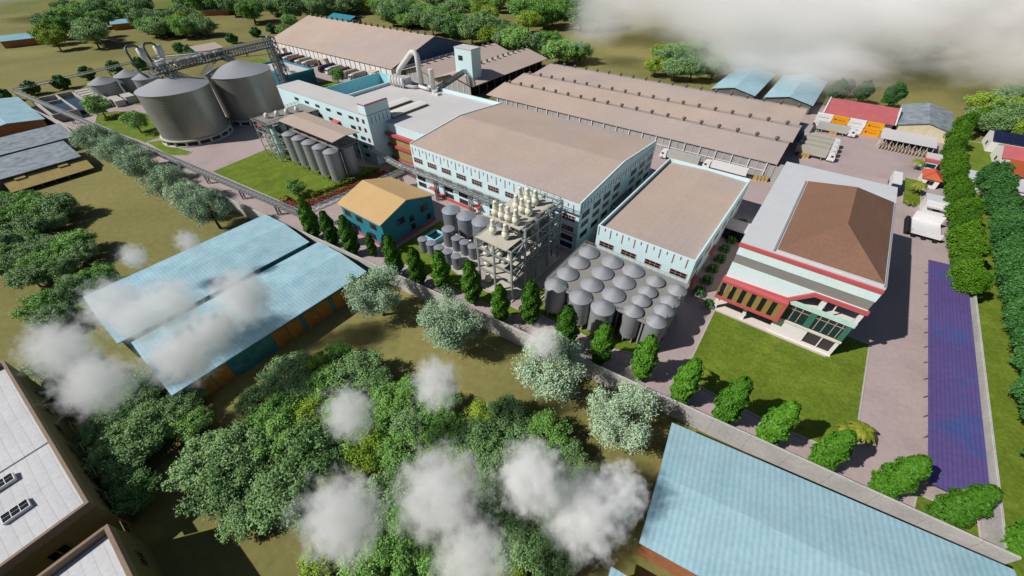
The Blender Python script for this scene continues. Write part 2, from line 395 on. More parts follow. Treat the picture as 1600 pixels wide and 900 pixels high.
lawn([(-252, 117), (-252, 140), (-236, 146), (-206, 146), (-206, 133), (-226, 128)])
lawn([(-38.5, 55.5), (-38.5, 79.5), (-9, 79.5), (-8.6, 60), (-16, 57)])
lawn([(36.5, 55.2), (37, 59.5), (44.6, 60.5), (44.8, 55.8)])
lawn([(-330, 105), (-300, 108), (-292, 146), (-345, 146)])
# ================================================================== BUILDINGS
# ---- bottling hall with red fins
def fins(b, x0, x1, y, ztop, per, long_, short, wd=.22, axis='x', sgn=-1):
    n = int((x1-x0)/per)
    for i in range(2*n+1):
        u = x0+.9+i*per/2
        if u > x1-.3: break
        l = long_ if i % 2 == 0 else short
        if axis == 'x': b.box(u-wd/2, u+wd/2, y-.08, y+.02, ztop-l, ztop)
        else: b.box(y-.02, y+.08, u-wd/2, u+wd/2, ztop-l, ztop)
H = thing('factory_hall', 'large white factory hall with tan gable roof, red fins and four window rows', 'factory hall', (-74, 106, 0))
X0, X1, Y0, Y1 = -106.7, -41.1, 81.8, 131.2
b = MB(); b.prof([(Y0, 0), (Y1, 0), (Y1, 15.75), (106.5, 17.85), (Y0, 15.75)], X0, X1, 'x')
b.use(1); fins(b, X0, X1, Y0, 15.1, 3.3, 2.5, .9)
b.use(2); fins(b, Y0, Y1, X1, 15.1, 3.3, 2.2, 1.5, .18, 'y')
b.use(1).box(X0-.05, X1+.05, Y0-.1, Y0+.02, 5.95, 6.15)
b.build('wall', ['wall_cyan', 'red_stripe', 'dark_line'], H)
MB().roof(X0+.35, X1-.35, Y0+.15, Y1-.15, 16.02, 18.12, 'x', .24, 106.5).build('roof', 'roof_tan', H)
c = MB()
for x in (X0, X1-.3): c.prof([(Y0, 16.0), (106.5, 18.1), (Y1, 16.0), (Y1, 16.25), (106.5, 18.4), (Y0, 16.25)], x-.02, x+.33, 'x')
c.split('coping', 'wall_cyan', H)
MB().box(-96, -79, Y0-.5, Y0-.02, .04, .9).box(-70, -52, Y0-.5, Y0-.02, .04, .9).split('plinth', 'red', H)
w1 = WinSet(H, 3.9, 1.55, 4, (.55,), 'frame_tan'); w2 = WinSet(H, 3.7, 1.35, 4, (.5,), 'frame_tan'); w3 = WinSet(H, 3.6, 1.35, 3, (.45,), 'frame_dark')
for i in range(10):
    x = -103.75+6.6*i
    w1.put(x, Y0, 10.85); w2.put(x, Y0, 7.5)
    if i not in (1, 4, 7): w3.put(x, Y0, 4.35); w3.put(x, Y0, 1.9)
for y in (85.4, 91.7, 97.6, 103.9, 115.5, 122.2, 128.2):
    w1.put(X1, y, 11.4, RX); w2.put(X1, y, 8.4, RX); w3.put(X1, y, 5.0, RX)
cp = MB().box(-1.7, 1.7, -1.6, -.02, -.12, .12).build('canopy', 'red', H, local=True)
for i, (x, z) in enumerate([(-97.6, 2.7), (-77.6, 2.9), (-57.8, 2.9), (-94.6, 1.4)]):
    q = cp if i == 0 else copy_part(cp, H, (0, 0, 0)); q.location = (x+74, Y0-106, z)
dr = MB().box(-1.1, 1.1, -.06, -.01, 0, 2.3).build('door', 'wall_white', H, local=True)
for i, x in enumerate((-97.6, -77.6, -57.8)):
    q = dr if i == 0 else copy_part(dr, H, (0, 0, 0)); q.location = (x+74, Y0-106, .1)
# ---- annex hall
A = thing('annex_hall', 'white annex hall with sunken tan roof and red fins, between big hall and office', 'factory hall', (-23, 106, 0))
X0, X1, Y0, Y1 = -35.5, -10.2, 81.9, 131.1
b = MB(); b.box(X0, X1, Y0, Y1, 0, 10.4)
for q in ((X0, X1, Y0, Y0+.4), (X0, X1, Y1-.4, Y1), (X0, X0+.4, Y0+.4, Y1-.4), (X1-.4, X1, Y0+.4, Y1-.4)): b.box(*q, 10.402, 11.8)
b.use(1); fins(b, X0-.4, X1, Y0, 11.6, 3.3, 2.6, .9)
b.build('wall', ['wall_cyan', 'red_stripe'], A)
MB().prof([(X0+.45, 10.41), (X1-.45, 10.41), (X1-.45, 10.7), ((X0+X1)/2, 11.2), (X0+.45, 10.7)], Y0+.45, Y1-.45, 'y').build('roof', 'roof_tan', A)
wa = WinSet(A, 3.9, 1.4, 3, (.5,), 'frame_tan', bar=.07)
for x in (-32.3, -26, -19.5, -13.0): wa.put(x, Y0, 6.7)
for y in (88, 95, 102, 109, 116, 123): wa.put(X1, y, 7.4, RX)
for y in (88, 102, 116): wa.put(X1, y, 3.2, RX)
MB().box(X1+.01, X1+.9, 84, 89, 2.6, 2.85).box(X1+.01, X1+.9, 100, 105, 2.6, 2.85).split('canopy', 'red', A)
L1 = thing('link_building', 'dark flat-roofed link between the big hall and the annex hall', 'building', (-38.3, 108, 0))
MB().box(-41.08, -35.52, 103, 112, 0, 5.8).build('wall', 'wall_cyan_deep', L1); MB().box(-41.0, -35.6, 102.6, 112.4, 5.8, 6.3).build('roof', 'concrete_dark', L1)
wl = WinSet(L1, 4.2, 1.6, 3, (.5,), 'frame_dark'); wl.put(-38.3, 103, 3.8); wl.put(-38.3, 103, 1.6)
L2 = thing('link_building', 'pale-roofed link bridging the shaded gap between annex hall and office', 'building', (-7.2, 117, 0))
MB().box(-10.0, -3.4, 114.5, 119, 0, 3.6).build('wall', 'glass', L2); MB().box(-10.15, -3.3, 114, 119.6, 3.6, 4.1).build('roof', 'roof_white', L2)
# ---- office
O = thing('office_building', 'office with white slab roof, brown hip roof and red banded glass front', 'office', (9, 106, 0))
X0, X1, Y0, Y1 = -3.3, 21.6, 83.0, 130.0
b = MB(); b.box(X0+.3, X1-.3, Y0+5.5, Y1-.2, .12, 18.9)
b.box(10.1, 15.8, Y0, Y0+.3, .3, 4.4).box(15.8, 21.6, Y0, Y0+.3, .3, .9).box(21.0, 21.6, Y0+.001, Y0+.6, .9, 4.4).box(15.8, 21.0, Y0, Y0+.3, 4.1, 4.4)
b.box(18.5, 18.7, Y0, Y0+.2, .9, 4.1)
b.box(-2.9, -2.3, Y0, Y0+.6, .3, 4.7).box(3.2, 3.9, Y0, Y0+.6, .3, 4.7).box(9.3, 10.1, Y0, Y0+.6, .3, 4.7)
b.box(3.9, 9.3, Y0+1.4, Y0+1.6, 2.6, 4.7)
b.box(X0+.3, 10.1, Y0+.6, Y0+5.45, 4.35, 4.7)
b.box(14.6, 15.5, Y0+.02, Y0+.7, 9.6, 14.0).box(21.0, 21.7, Y0+.02, Y0+.7, 9.6, 13.9).box(17.1, 17.3, Y0+.3, Y0+.5, 10.4, 13.4)
b.build('wall', 'wall_white', O)
MB().box(X0, 21.7, Y0-.3, Y0+5.6, 0, .3).box(10.0, 21.7, Y0-.2, Y0+5.5, 4.42, 4.9).box(9.9, 21.8, Y0-.15, Y0+5.4, 9.3, 9.6).split('floor_slab', 'floor_pale', O)
b = MB(); b.box(X0-.3, X1, Y0-.12, Y0+.4, 18.55, 19.35)
b.prof([(X0-.3, 9.0), (9.6, 9.0), (9.6, 9.9), (13.1, 13.2), (22.0, 13.2), (22.0, 14.1), (12.9, 14.1), (9.2, 10.6), (X0-.3, 10.2)], Y0-.35, Y0+.35, 'y')
b.box(-3.6, 9.8, 81.2, Y0-.36, 9.6, 10.2).box(-3.6, 9.8, 81.2, Y0-.02, 4.75, 5.5).box(9.1, 9.8, 81.2, Y0-.37, 5.5, 9.5)
b.build('fascia', 'red', O)
b = MB(); b.box(X0, X1, Y0, Y0+.4, 16.5, 18.53)
b.prof([(X0, 10.22), (9.15, 10.62), (12.75, 14.11), (21.6, 14.11), (21.6, 14.25), (X0, 14.25)], Y0, Y0+.4, 'y')
b.build('white_cladding', 'panel_white', O)
MB().box(X0+.05, X1-.05, Y0+.12, Y0+.42, 14.27, 16.48).build('louvre_band', 'louvre_grey', O)
g = MB()
for i in range(6):
    x = -3.1+i*2.06; g.use(0).box(x, x+.9, 81.5, 81.7, 5.5, 9.5); g.use(1).box(x+.95, x+2.0, 81.3, 81.55, 5.5, 9.5)
g.use(1).box(-3.6, -3.3, 81.25, Y0-.4, 5.5, 9.5)
g.build('gold_louvre', ['glass', 'gold'], O)
g = MB(); g.box(10.0, 21.5, Y0+.05, Y0+.2, 4.92, 9.28); g.use(1)
for x in (10.1, 11.5, 12.9, 16.2, 17.6, 19.0, 20.2): g.box(x-.06, x+.06, Y0-.02, Y0+.04, 5.2, 9.2)
g.box(10.1, 14.3, Y0-.03, Y0+.03, 8.2, 8.3).box(15.6, 20.6, Y0-.03, Y0+.03, 8.2, 8.3)
g.use(2).box(14.3, 15.5, Y0-.04, Y0+.04, 4.92, 9.28).box(20.6, 21.6, Y0-.04, Y0+.04, 4.92, 9.28)
g.build('curtain_wall', ['glass_teal', 'frame_tan', 'glass_green'], O)
MB().box(9.9, 21.75, Y0-.2, Y0-.1, 9.62, 10.6).build('glass_balustrade', 'glass_clear', O)
g = MB(); g.box(15.9, 20.9, Y0+.35, Y0+.4, .9, 4.08).box(X0+1, 9.0, Y0+5.42, Y0+5.5, .35, 4.3).box(10, 21, Y0+5.42, Y0+5.5, 9.7, 13.6); g.split('glazing', 'interior_dark', O)
MB().box(X0-.2, X1+.05, Y0+.42, Y1, 18.92, 19.7).build('roof_slab', 'slab_white', O)
b = MB(); rx0, rx1, ry0, ry1 = 3.1, 21.2, 83.7, 119.7
b.box(rx0, rx1, ry0, ry1, 19.702, 20.2)
e = .0; z0, z1 = 20.2, 25.2; cx = (rx0+rx1)/2; fy, by = 92.6, 110.8
p = [(rx0+.1, ry0+.1, z0), (rx1-.1, ry0+.1, z0), (rx1-.1, ry1-.1, z0), (rx0+.1, ry1-.1, z0)]
b.use(1); b.poly([p[0], p[1], (cx, fy, z1)]); b.poly([p[1], p[2], (cx, by, z1), (cx, fy, z1)]); b.poly([p[2], p[3], (cx, by, z1)]); b.poly([p[3], p[0], (cx, fy, z1), (cx, by, z1)])
b.build('hip_roof', ['slab_white', 'roof_brown'], O)
g = MB()
for q in ((rx0-.5, rx0-.2, ry0-.2, ry1+.3), (rx1+.15, rx1+.4, ry0-.2, ry1+.3)): g.box(*q, 19.702, 20.0)
g.split('gutter', 'steel_roof', O)
# ---- process hall (flat white roof with cyan parapets)
P_ = thing('process_hall', 'process hall with flat white roof, cyan parapets and red fronted low facade', 'factory hall', (-140, 110, 0))
MB().box(-167.8, -106.75, 92.2, 131, 0, 14.5).build('wall', 'wall_cyan', P_)
MB().box(-167.6, -106.78, 92.3, 130.7, 14.5, 14.8).build('roof', 'roof_white', P_)
b = MB(); b.box(-168.2, -106.75, 130.72, 131.2, 14.52, 16.1).box(-168.3, -167.62, 97, 130.7, 9.0, 16.1); b.split('parapet', 'wall_cyan', P_)
b = MB(); b.box(-185.4, -184.9, 95.3, 132, 0, 16.0).box(-184.88, -168.35, 131.4, 131.9, 0, 16.0).box(-184.88, -168.35, 95.4, 131.38, 0, 9.4); b.split('court_wall', 'wall_cyan_deep', P_)
MB().box(-132, -107, 90.6, 92.15, 10.3, 11.3).box(-132, -107, 90.9, 92.15, 5.8, 6.9).box(-132, -107, 91.2, 92.15, 0, 1.6).split('red_fascia', 'red', P_)
MB().box(-131, -107.2, 91.6, 92.16, 7.0, 10.28).box(-131, -107.2, 91.6, 92.16, 1.8, 5.6).split('glazing', 'tile_khaki', P_)
for (xa, ya, xb, yb, wd) in ((-134.6, 96.3, 0, 113.8, 4.6), (-143.4, 98, 0, 113.2, 4.2)):
    s_ = MB(); s_.box(xa-wd/2, xa+wd/2, ya, yb, 14.802, 15.5); s_.use(1).roof(ya-.3, yb+.3, xa-wd/2-.3, xa+wd/2+.3, 15.75, 16.15, 'y', .24)
    s_.build('roof_monitor', ['skylight_edge', 'skylight'], P_)
# roof plant on it
DU = thing('dust_duct', 'big white bent duct rising from the flat roof to a bag filter', 'duct', (-152, 130, 14.8))
MB().tube([(-152, 129.3, 14.85), (-152, 129.3, 27.0), (-152.3, 129.3, 28.3), (-153.3, 129.1, 29.0), (-154.6, 128.8, 28.8), (-163.2, 127.4, 21.4), (-163.8, 127.2, 20.2), (-163.8, 127.0, 19.0)], 1.15, 16).build('riser', 'duct', DU)
MB().tube([(-152, 128.0, 15.6), (-153.5, 125.8, 15.7), (-158, 124.4, 16.2), (-159.4, 124.0, 19.0)], .7, 12).tube([(-152, 128, 15.8), (-148, 127.3, 15.9), (-144.2, 127.2, 15.9)], .7, 12).build('branch_pipe', 'duct', DU)
BF = thing('bag_filter', 'row of white bag filter cylinders on the flat roof under bent duct', 'filter', (-160, 126, 14.8))
for i in range(5): MB().lathe(-165.5+i*1.9, 123.2+i*.1, [(.15, 15.0), (.85, 16.4), (.85, 18.9), (.3, 19.3)], 14).build('filter_cylinder', 'duct', BF)
MB().box(-166.5, -157, 124.5, 128.2, 15.6, 19.0).build('housing', 'duct', BF)
b = MB()
for x in (-166, -162, -157.5):
    for y in (124.8, 128): b.beam((x, y, 14.8), (x, y, 15.6), .25)
b.rail([(-166.5, 124.5, 19), (-157, 124.5, 19), (-157, 128.2, 19)], 1.0, 2, .08)
b.build('stand', 'frame_steel', BF)
ST = thing('exhaust_stack', 'short white exhaust stack with fan on the flat roof', 'chimney', (-143, 128.3, 14.8))
MB().lathe(-143.2, 128.3, [(1.1, 14.82), (1.1, 23.6), (1.15, 23.7), (1.15, 24.0), (.9, 24.0)], 18).build('stack', 'duct', ST)
MB().cyl(-140.3, 126.3, 1.2, 14.82, 16.3, 16).box(-139.6, -137.6, 125.2, 127.2, 14.82, 15.7).build('fan', 'duct', ST)
# ---- brewhouse block
B_ = thing('brewhouse_block', 'long white brewhouse block with flat roof and grey-sided end tower', 'building', (-165, 90, 0))
MB().box(-195, -136.9, 85, 95.2, 0, 18.7).build('wall', 'wall_cyan', B_)
MB().box(-195.15, -136.9, 84.85, 95.35, 18.7, 19.1).build('roof', 'roof_white', B_)
t = MB(); t.box(-136.88, -132.6, 84.95, 95.4, 0, 22.2); t.use(1)
t.box(-136.95, -132.5, 84.88, 95.45, 18.75, 18.9).box(-136.95, -132.5, 84.88, 95.45, 22.2, 22.35)
t.use(2)
for i in range(5): y = 86.6+i*1.8; t.box(-132.62, -132.54, y-.1, y+.1, 15.6, 18.3)
t.build('tower', ['wall_cyan', 'red_stripe', 'dark_line'], B_)
MB().box(-136.6, -133, 85.3, 95.1, 22.36, 22.6).build('tower_roof', 'roof_white', B_)
wb = WinSet(B_, 2.7, .75, 4, (), 'frame_dark'); wc = WinSet(B_, 2.7, 1.0, 4, (.5,), 'frame_dark'); wr = WinSet(B_, 1.1, 1.25, 2, (.5,), 'red_stripe')
for x in (-181, -173.2, -165.6, -158, -150.6, -143.2): wb.put(x, 85, 16.2)
for x in (-181, -173.2, -165.6, -158, -143.4): wc.put(x, 85, 12.5)
for x in (-143.8, -138.6): wc.put(x, 85, 9.3); wc.put(x, 85, 6.1); wc.put(x, 85, 2.6)
for x in (-139.2, -136.2):
    for z in (16.3, 13.0): wr.put(x if x < -137 else -135.6, 84.96, z)
for z in (9.4, 6.1): wr.put(-134.8, 84.95, z)
MB().prof([(83.2, 12.4), (84.98, 12.9), (84.98, 13.1), (83.2, 12.6)], -155.8, -151.8, 'x').build('awning', 'red', B_)
# ---- teal flat building
T_ = thing('teal_building', 'dark teal flat building with white recessed roof behind the silos', 'building', (-268, 125, 0))
pts = [(-288, 122), (-284, 118.5), (-278, 117), (-250.5, 117), (-250.5, 133.5), (-288, 133.5)]
MB().prism(pts, 0, 7.2).build('wall', 'teal_deep', T_)
b = MB()
for p, q in zip(pts, pts[1:]+pts[:1]): b.beam((*p, 7.75), (*q, 7.75), .5, 1.1)
b.split('parapet', 'teal', T_)
MB().prism([(x*.98-5.4, y*.98+2.5) for x, y in pts], 7.2, 7.35).build('roof', 'roof_white', T_)
# ---- loading warehouse
W = thing('loading_warehouse', 'huge tan gable roof warehouse with white loading front and parked trucks', 'warehouse', (-281, 196, 0))
MB().box(-350, -212.4, 160.2, 231, 0, 7.6).build('wall', 'wall_white', W)
MB().prof([(160.4, 7.61), (232.8, 7.61), (196.6, 18.4)], -213.3, -212.42, 'x').split('gable', 'gable_dark', W)
MB().roof(-350.5, -211.6, 159.6, 233.6, 8.1, 19.0, 'x', .3).build('roof', 'roof_tan', W)
b = MB(); n = 27
for i in range(n+1): x = -349.6+i*137/n; b.box(x-.12, x+.12, 160.0, 160.18, 0, 7.5)
b.split('downpipe', 'dark_line', W)
pn = MB()
for i in range(22): y = 162+i*3.2; pn.box(-212.38, -212.3, y, y+2.9, 1.0, 5.5)
pn.split('clerestory', 'panel_grey', W)
rv = MB().cyl(0, 0, .45, 0, .5, 10).lathe(0, 0, [(.3, .5), (.75, .7), (.8, 1.1), (.5, 1.45), (.1, 1.55)], 12)
def vents(root, pts, sc=1.0):
    g = ORG[root.name]; first = None
    for (x, y, z) in pts:
        if first is None: first = rv.build('ridge_vent', 'vent_metal', root, local=True); o = first
        else: o = copy_part(first, root, (0, 0, 0))
        o.location = (x-g[0], y-g[1], z-g[2]); o.scale = (sc,)*3
vents(W, [(-345+i*6.6, 196, 18.9) for i in range(20)], 1.1)
# dock shelters
ds = None
for i, x in enumerate((-334, -281, -228)):
    q = MB().prof([(155.5, 4.6), (160.4, 5.2), (160.4, 5.5), (155.5, 4.9)], -3, 3, 'x').box(-2.8, -2.5, 155.7, 156, 0, 4.6).box(2.5, 2.8, 155.7, 156, 0, 4.6) if ds is None else None
    if ds is None: ds = q.build('dock_canopy', 'wood_pale', W, local=True); o = ds
    else: o = copy_part(ds, W, (0, 0, 0))
    o.location = (x+281, -196, 0)
# ---- twin ridge warehouse
W2 = thing('twin_ridge_warehouse', 'tan warehouse with two ridges running away and side darkened as shade', 'warehouse', (-182, 200, 0))
b = MB(); b.prof([(-208.5, 0), (-157, 0), (-157, 6.2), (-169.5, 9.8), (-183, 6.3), (-196.5, 9.8), (-208.5, 6.2)], 167.0, 167.4, 'y'); b.box(-208.5, -157.6, 167.5, 235, 0, 6.0)
b.build('wall', ['panel_grey'], W2)
MB().roof(165, 236.2, -183, -153.6, 6.55, 10.4, 'y', .25, -169.5).build('roof', 'roof_tan_y', W2).__setitem__('label', 'right hand roof with the cyan tower on it')
MB().roof(165, 236.2, -210.5, -183.02, 6.55, 10.4, 'y', .25, -196.5).build('roof', 'roof_tan_y', W2)
b = MB()
for i in range(11): y = 167+i*6.8; b.box(-157.2, -156.9, y-.15, y+.15, 0, 6.3)
b.split('side_post', 'panel_grey', W2)
MB().box(-157.58, -157.5, 168, 235, .2, 6.0).build('side_shade', 'shade_dark', W2)  # dark sheet paints the shade on the side turned from the sun
b = MB()
for i in range(13): x = -206+i*4; b.box(x-.15, x+.15, 166.8, 166.98, 0, 6.8)
b.split('front_post', 'post_white', W2)
vents(W2, [(-169.5, 186+i*5.0, 10.3) for i in range(11)]+[(-196.5, 168+i*5.6, 10.3) for i in range(12)])
EV = thing('elevator_tower', 'pale cyan box tower with one dark window rising from the tan roofs', 'tower', (-165.5, 176, 7))
MB().box(-170.9, -158.9, 171.5, 178.8, 6.8, 21.6).build('wall', 'wall_cyan', EV)
MB().box(-171.1, -158.7, 171.3, 179, 21.6, 22).build('roof', 'roof_white', EV)
we = WinSet(EV, 2.8, 2.0, 4, (.6,), 'frame_dark'); we.put(-166.8, 171.5, 17.2)
CG = thing('sloping_conveyor', 'dark lattice conveyor climbing from the flat roof to the cyan box tower', 'conveyor', (-153, 150, 14))
MB().truss((-141.5, 129.5, 16.2), (-164, 170.8, 11.3), 1.6, 1.8, 2.2, .2).build('girder', 'frame_steel_dark', CG)
MB().beam((-141.5, 129.5, 16.1), (-164, 170.8, 11.2), 1.0, .3).build('belt', 'frame_steel', CG)
# ---- triple ridge warehouse
W3 = thing('triple_ridge_warehouse', 'vast tan warehouse with three low ridges lined with small vents', 'warehouse', (-70, 185, 0))
eaves = [(154.5, 178.0), (178.02, 199.0), (199.02, 219.0)]
ridges = [172.0, 192.5, 213.5]
pr = [(154.6, 7.5), (172, 10.2), (178, 8.9), (192.5, 10.6), (199, 9.2), (213.5, 10.8), (219, 9.4), (219, 0), (154.6, 0)]
MB().prof([(160.2, 6.3), (174.5, 8.5), (180, 7.3), (192.2, 8.9), (199, 7.6), (216.0, 9.1), (221, 7.8), (221, 0), (160.2, 0)], -134, -8.6, 'x').build('wall', 'panel_grey', W3)
for e0, z0, rr, zr, e1, z1, xa_, xb_, nm in ((159.6, 6.6, 174.5, 8.95, 180.0, 7.7, -139.5, -6.6, 'front'), (180.02, 7.7, 192.2, 9.35, 199.0, 8.0, -140.2, -5.9, 'middle'), (199.02, 8.0, 216.0, 9.55, 222.0, 8.2, -138.6, -7.2, 'back')):
    ra = MB(); ra.prof([(e0, z0), (rr, zr), (e1, z1), (e1, z1-.25), (rr, zr-.25), (e0, z0-.25)], xa_, xb_, 'x'); ra.build('roof', 'roof_tan', W3)
b = MB()
for i in range(22): x = -132.5+i*5.85; b.box(x-.16, x+.16, 159.75, 160.1, 0, 6.35)
for i in range(22): x = -129.575+i*5.85; b.box(x-.07, x+.07, 160.0, 160.14, .1, 6.3)
b.box(-133, -9, 159.98, 160.16, 2.9, 3.15); b.split('front_post', 'post_white', W3)
rg = MB()
for y, z, a, c in ((174.5, 8.95, -139.5, -6.6), (192.2, 9.35, -140.2, -5.9), (216.0, 9.55, -138.6, -7.2)): rg.prof([(y-.5, z-.02), (y+.5, z-.02), (y, z+.12)], a, c, 'x')
rg.split('ridge_cap', 'deck_grey', W3)
vents(W3, [(-136+i*6.95, y, z) for y, z in ((174.5, 9.0), (192.2, 9.4), (216.0, 9.6)) for i in range(19)], 1.0)
gm = MB(); gm.box(-8.5, -4, 160, 163, 0, 5.5).box(-8.5, -2.5, 205, 214, 0, 4.5); gm.split('side_porch', 'panel_grey', W3)
# ---- teal gable house
G_ = thing('teal_house', 'teal gabled house with tan roof and red plinth beside the columnar trees', 'house', (-95.5, 60.6, 0))
MB().prof([(51.0, 0), (70.4, 0), (70.4, 8.6), (60.7, 11.6), (51.0, 8.6)], -105.3, -86.1, 'x').build('wall', 'teal', G_)
MB().roof(-105.9, -85.7, 50.3, 71.1, 8.75, 11.95, 'x', .22).build('roof', 'roof_house', G_)
MB().box(-86.1, -85.95, 50.9, 70.5, 0, .9).box(-105.3, -86.0, 50.75, 50.98, 0, .7).split('plinth', 'red', G_)
wh = WinSet(G_, 2.6, 1.7, 4, (.6,), 'frame_dark')
for x in (-102.5, -97, -90.5): wh.put(x, 51.0, 6.2)
for x in (-99.5, -92): wh.put(x, 51.0, 2.4)
wh.put(-86.1, 66.8, 6.3, RX); wh.put(-86.1, 57.5, 6.3, RX)
wd_ = WinSet(G_, 1.4, 1.7, 2, (.6,), 'frame_dark'); wd_.put(-86.1, 68.0, 2.6, RX); wd_.put(-86.1, 61.5, 5.2, RX); wd_.put(-86.1, 61.5, 2.4, RX)
# ---- canopy over the tall tanks + the tanks
K = thing('tank_canopy', 'tan sheet canopy on posts over the ten tall grey tanks', 'canopy', (-146, 72, 0))
MB().roof(-163, -128.3, 66.8, 77.8, 16.3, 17.0, 'x', .18).build('roof', 'roof_tan', K)
MB().box(-162, -130.4, 69.0, 78, 12.4, 12.7).build('platform', 'deck_grey', K)
b = MB()
for i in range(6):
    for y in (69.3, 77.4): x = -161.5+i*6.1; b.beam((x, y, 12.7), (x, y, 16.3), .25); b.beam((x+.8, y, 12.7), (x+.8, y, 16.3), .18)
b.split('post', 'frame_steel_dark', K)
b = MB()
for x in (-130.8, -146, -161.6): b.beam((x, 77.6, 0), (x, 77.6, 12.4), .3)
b.split('leg', 'frame_steel', K)
def tank(name, label, cat, group, r, zb, ze, zt, mats, nleg=5, n=32, round_=.5, band=True):
    t_ = thing(name, label, cat, (0, 0, 0), 0, group)
    sh = MB().cyl(0, 0, r, zb, ze, n, cap=False)
    if zb > .5: sh.cone(0, 0, r, zb, zb-.8, n)
    sh.build('shell', mats[0], t_, local=True)
    MB().cyl(0, 0, r+.12, ze-.12, ze+.02, n, cap=False).cone(0, 0, r+.12, ze+.02, zt, n, .1, round_).build('dome', mats[1], t_, local=True)
    if zb > .5:
        for i in range(nleg):
            a = 2*math.pi*i/nleg+.4; MB().beam((math.cos(a)*(r-.15), math.sin(a)*(r-.15), 0), (math.cos(a)*(r-.15), math.sin(a)*(r-.15), zb+.3), .28).build('leg', mats[2], t_, local=True)
    return t_
tk = First(tank('tall_tank', '', 'tank', 'tall grey tanks under the tan canopy', 2.5, 2.0, 12.0, 13.0, ('steel_tank', 'steel_dome', 'frame_steel')))
for j, y in enumerate((67.2, 73.4)):
    for i in range(5):
        tk.put((-159.5+i*6.75, y, 0), 0, f'tall grey tank under the tan canopy, {ORD[i]} from the silos in the {"front" if j == 0 else "back"} row')
# ---- two big silos
def silo(cx, cy, label):
    s = thing('grain_silo', label, 'silo', (cx, cy, 0), 0, 'big grain silos')
    r = 13.3
    MB().cyl(cx, cy, r, 2.7, 20.8, 72, cap=False).build('shell', 'steel', s)
    MB().cone(cx, cy, r+.25, 20.75, 25.2, 72, .08).build('roof', 'steel_roof', s)
    b = MB(); b.lathe(cx, cy, [(r+.7, 2.1), (r+.7, 2.75), (r-.2, 2.8)], 72); b.lathe(cx, cy, [(r+.9, 0), (r+.9, .5), (r-.2, .55)], 72)
    for i in range(18):
        a = 2*math.pi*i/18; b.beam((cx+math.cos(a)*(r+.25), cy+math.sin(a)*(r+.25), 0), (cx+math.cos(a)*(r+.25), cy+math.sin(a)*(r+.25), 2.2), .8)
    b.build('ring_base', 'concrete', s)
    MB().cyl(cx, cy, r-1.2, 0, 2.2, 48).split('plinth', 'concrete_dark', s)
    return s
silo(-224.8, 55.8, 'big cone-roofed steel grain silo nearer the pipe rack and lawn')
silo(-226.0, 84.2, 'big cone-roofed steel grain silo beside the white brewhouse block')
for (x, y, lb) in ((-323, 50, 'small cone-topped grey silo beside the treatment basins, nearest the boundary'), (-328, 63.2, 'small cone-topped grey silo rearmost of the three by the basins'), (-314, 68, 'small cone-topped grey silo closest to the big silos')):
    s = thing('small_silo', lb, 'silo', (x, y, 0), 0, 'small silos by the treatment basins')
    MB().cyl(x, y, 6.3, 0, 8.6, 48, cap=False).build('shell', 'steel_tank', s); MB().cone(x, y, 6.6, 8.5, 11.4, 48, .08).build('roof', 'steel_dome', s)
# conveyor bridge over silos
CB = thing('conveyor_bridge', 'grey lattice conveyor bridge running over the two silo roofs', 'conveyor', (-227, 80, 25))
GA, GB_ = Vector((-226, 52, 27.2)), Vector((-250, 114, 24.2))
GP = lambda t, dz=0, dx=0: tuple(GA.lerp(GB_, t)+Vector((dx, 0, dz)))
MB().truss(GP(0), GP(1), 3.0, 2.8, 1.7, .26).build('girder', 'frame_steel_dark', CB)
MB().beam(GP(0, -1.1), GP(1, -1.1), 2.6, .25).build('walkway', 'frame_steel', CB)
MB().rail([GP(0, 1.4, 1.3), GP(1, 1.4, 1.3)], 1.1, 2.0, .16).rail([GP(0, 1.4, -1.3), GP(1, 1.4, -1.3)], 1.1, 2.0, .16).build('handrail', 'frame_steel', CB)
MB().truss((-225.2, 55.8, 25.0), (-226.5, 55.8, 26.2), 2.6, 2.6, 1.4, .2).truss((-227, 84.2, 24.6), (-236, 84.2, 25.2), 2.0, 2.0, 1.4, .2).build('support', 'frame_steel_dark', CB)
b = MB()
for i in range(7): b.beam(GP(.05+i*.07, 1.7), GP(.085+i*.07, 1.7), 1.2, .9)
b.split('drive_unit', 'duct', CB)
MB().truss((-228, 58, 26), (-242, 70, 17), 1.6, 1.6, 1.8, .2).truss((-236, 80, 25), (-244, 74, 18), 1.6, 1.6, 1.8, .2).build('side_chute', 'frame_steel', CB)
ET = thing('lattice_tower', 'grey lattice elevator tower carrying the far end of the conveyor bridge', 'tower', (-253, 115, 0))
MB().truss((-253, 115.5, 0), (-253, 115.5, 26.5), 4.2, 4.2, 2.6, .4).build('frame', 'frame_steel_dark', ET)
MB().box(-253.8, -252.2, 114.7, 116.3, 0, 27.5).build('elevator_leg', 'frame_steel', ET)
MB().truss((-253, 117, 14), (-262, 124, 8.4), 1.4, 1.6, 2, .2).build('chute', 'frame_steel', ET)
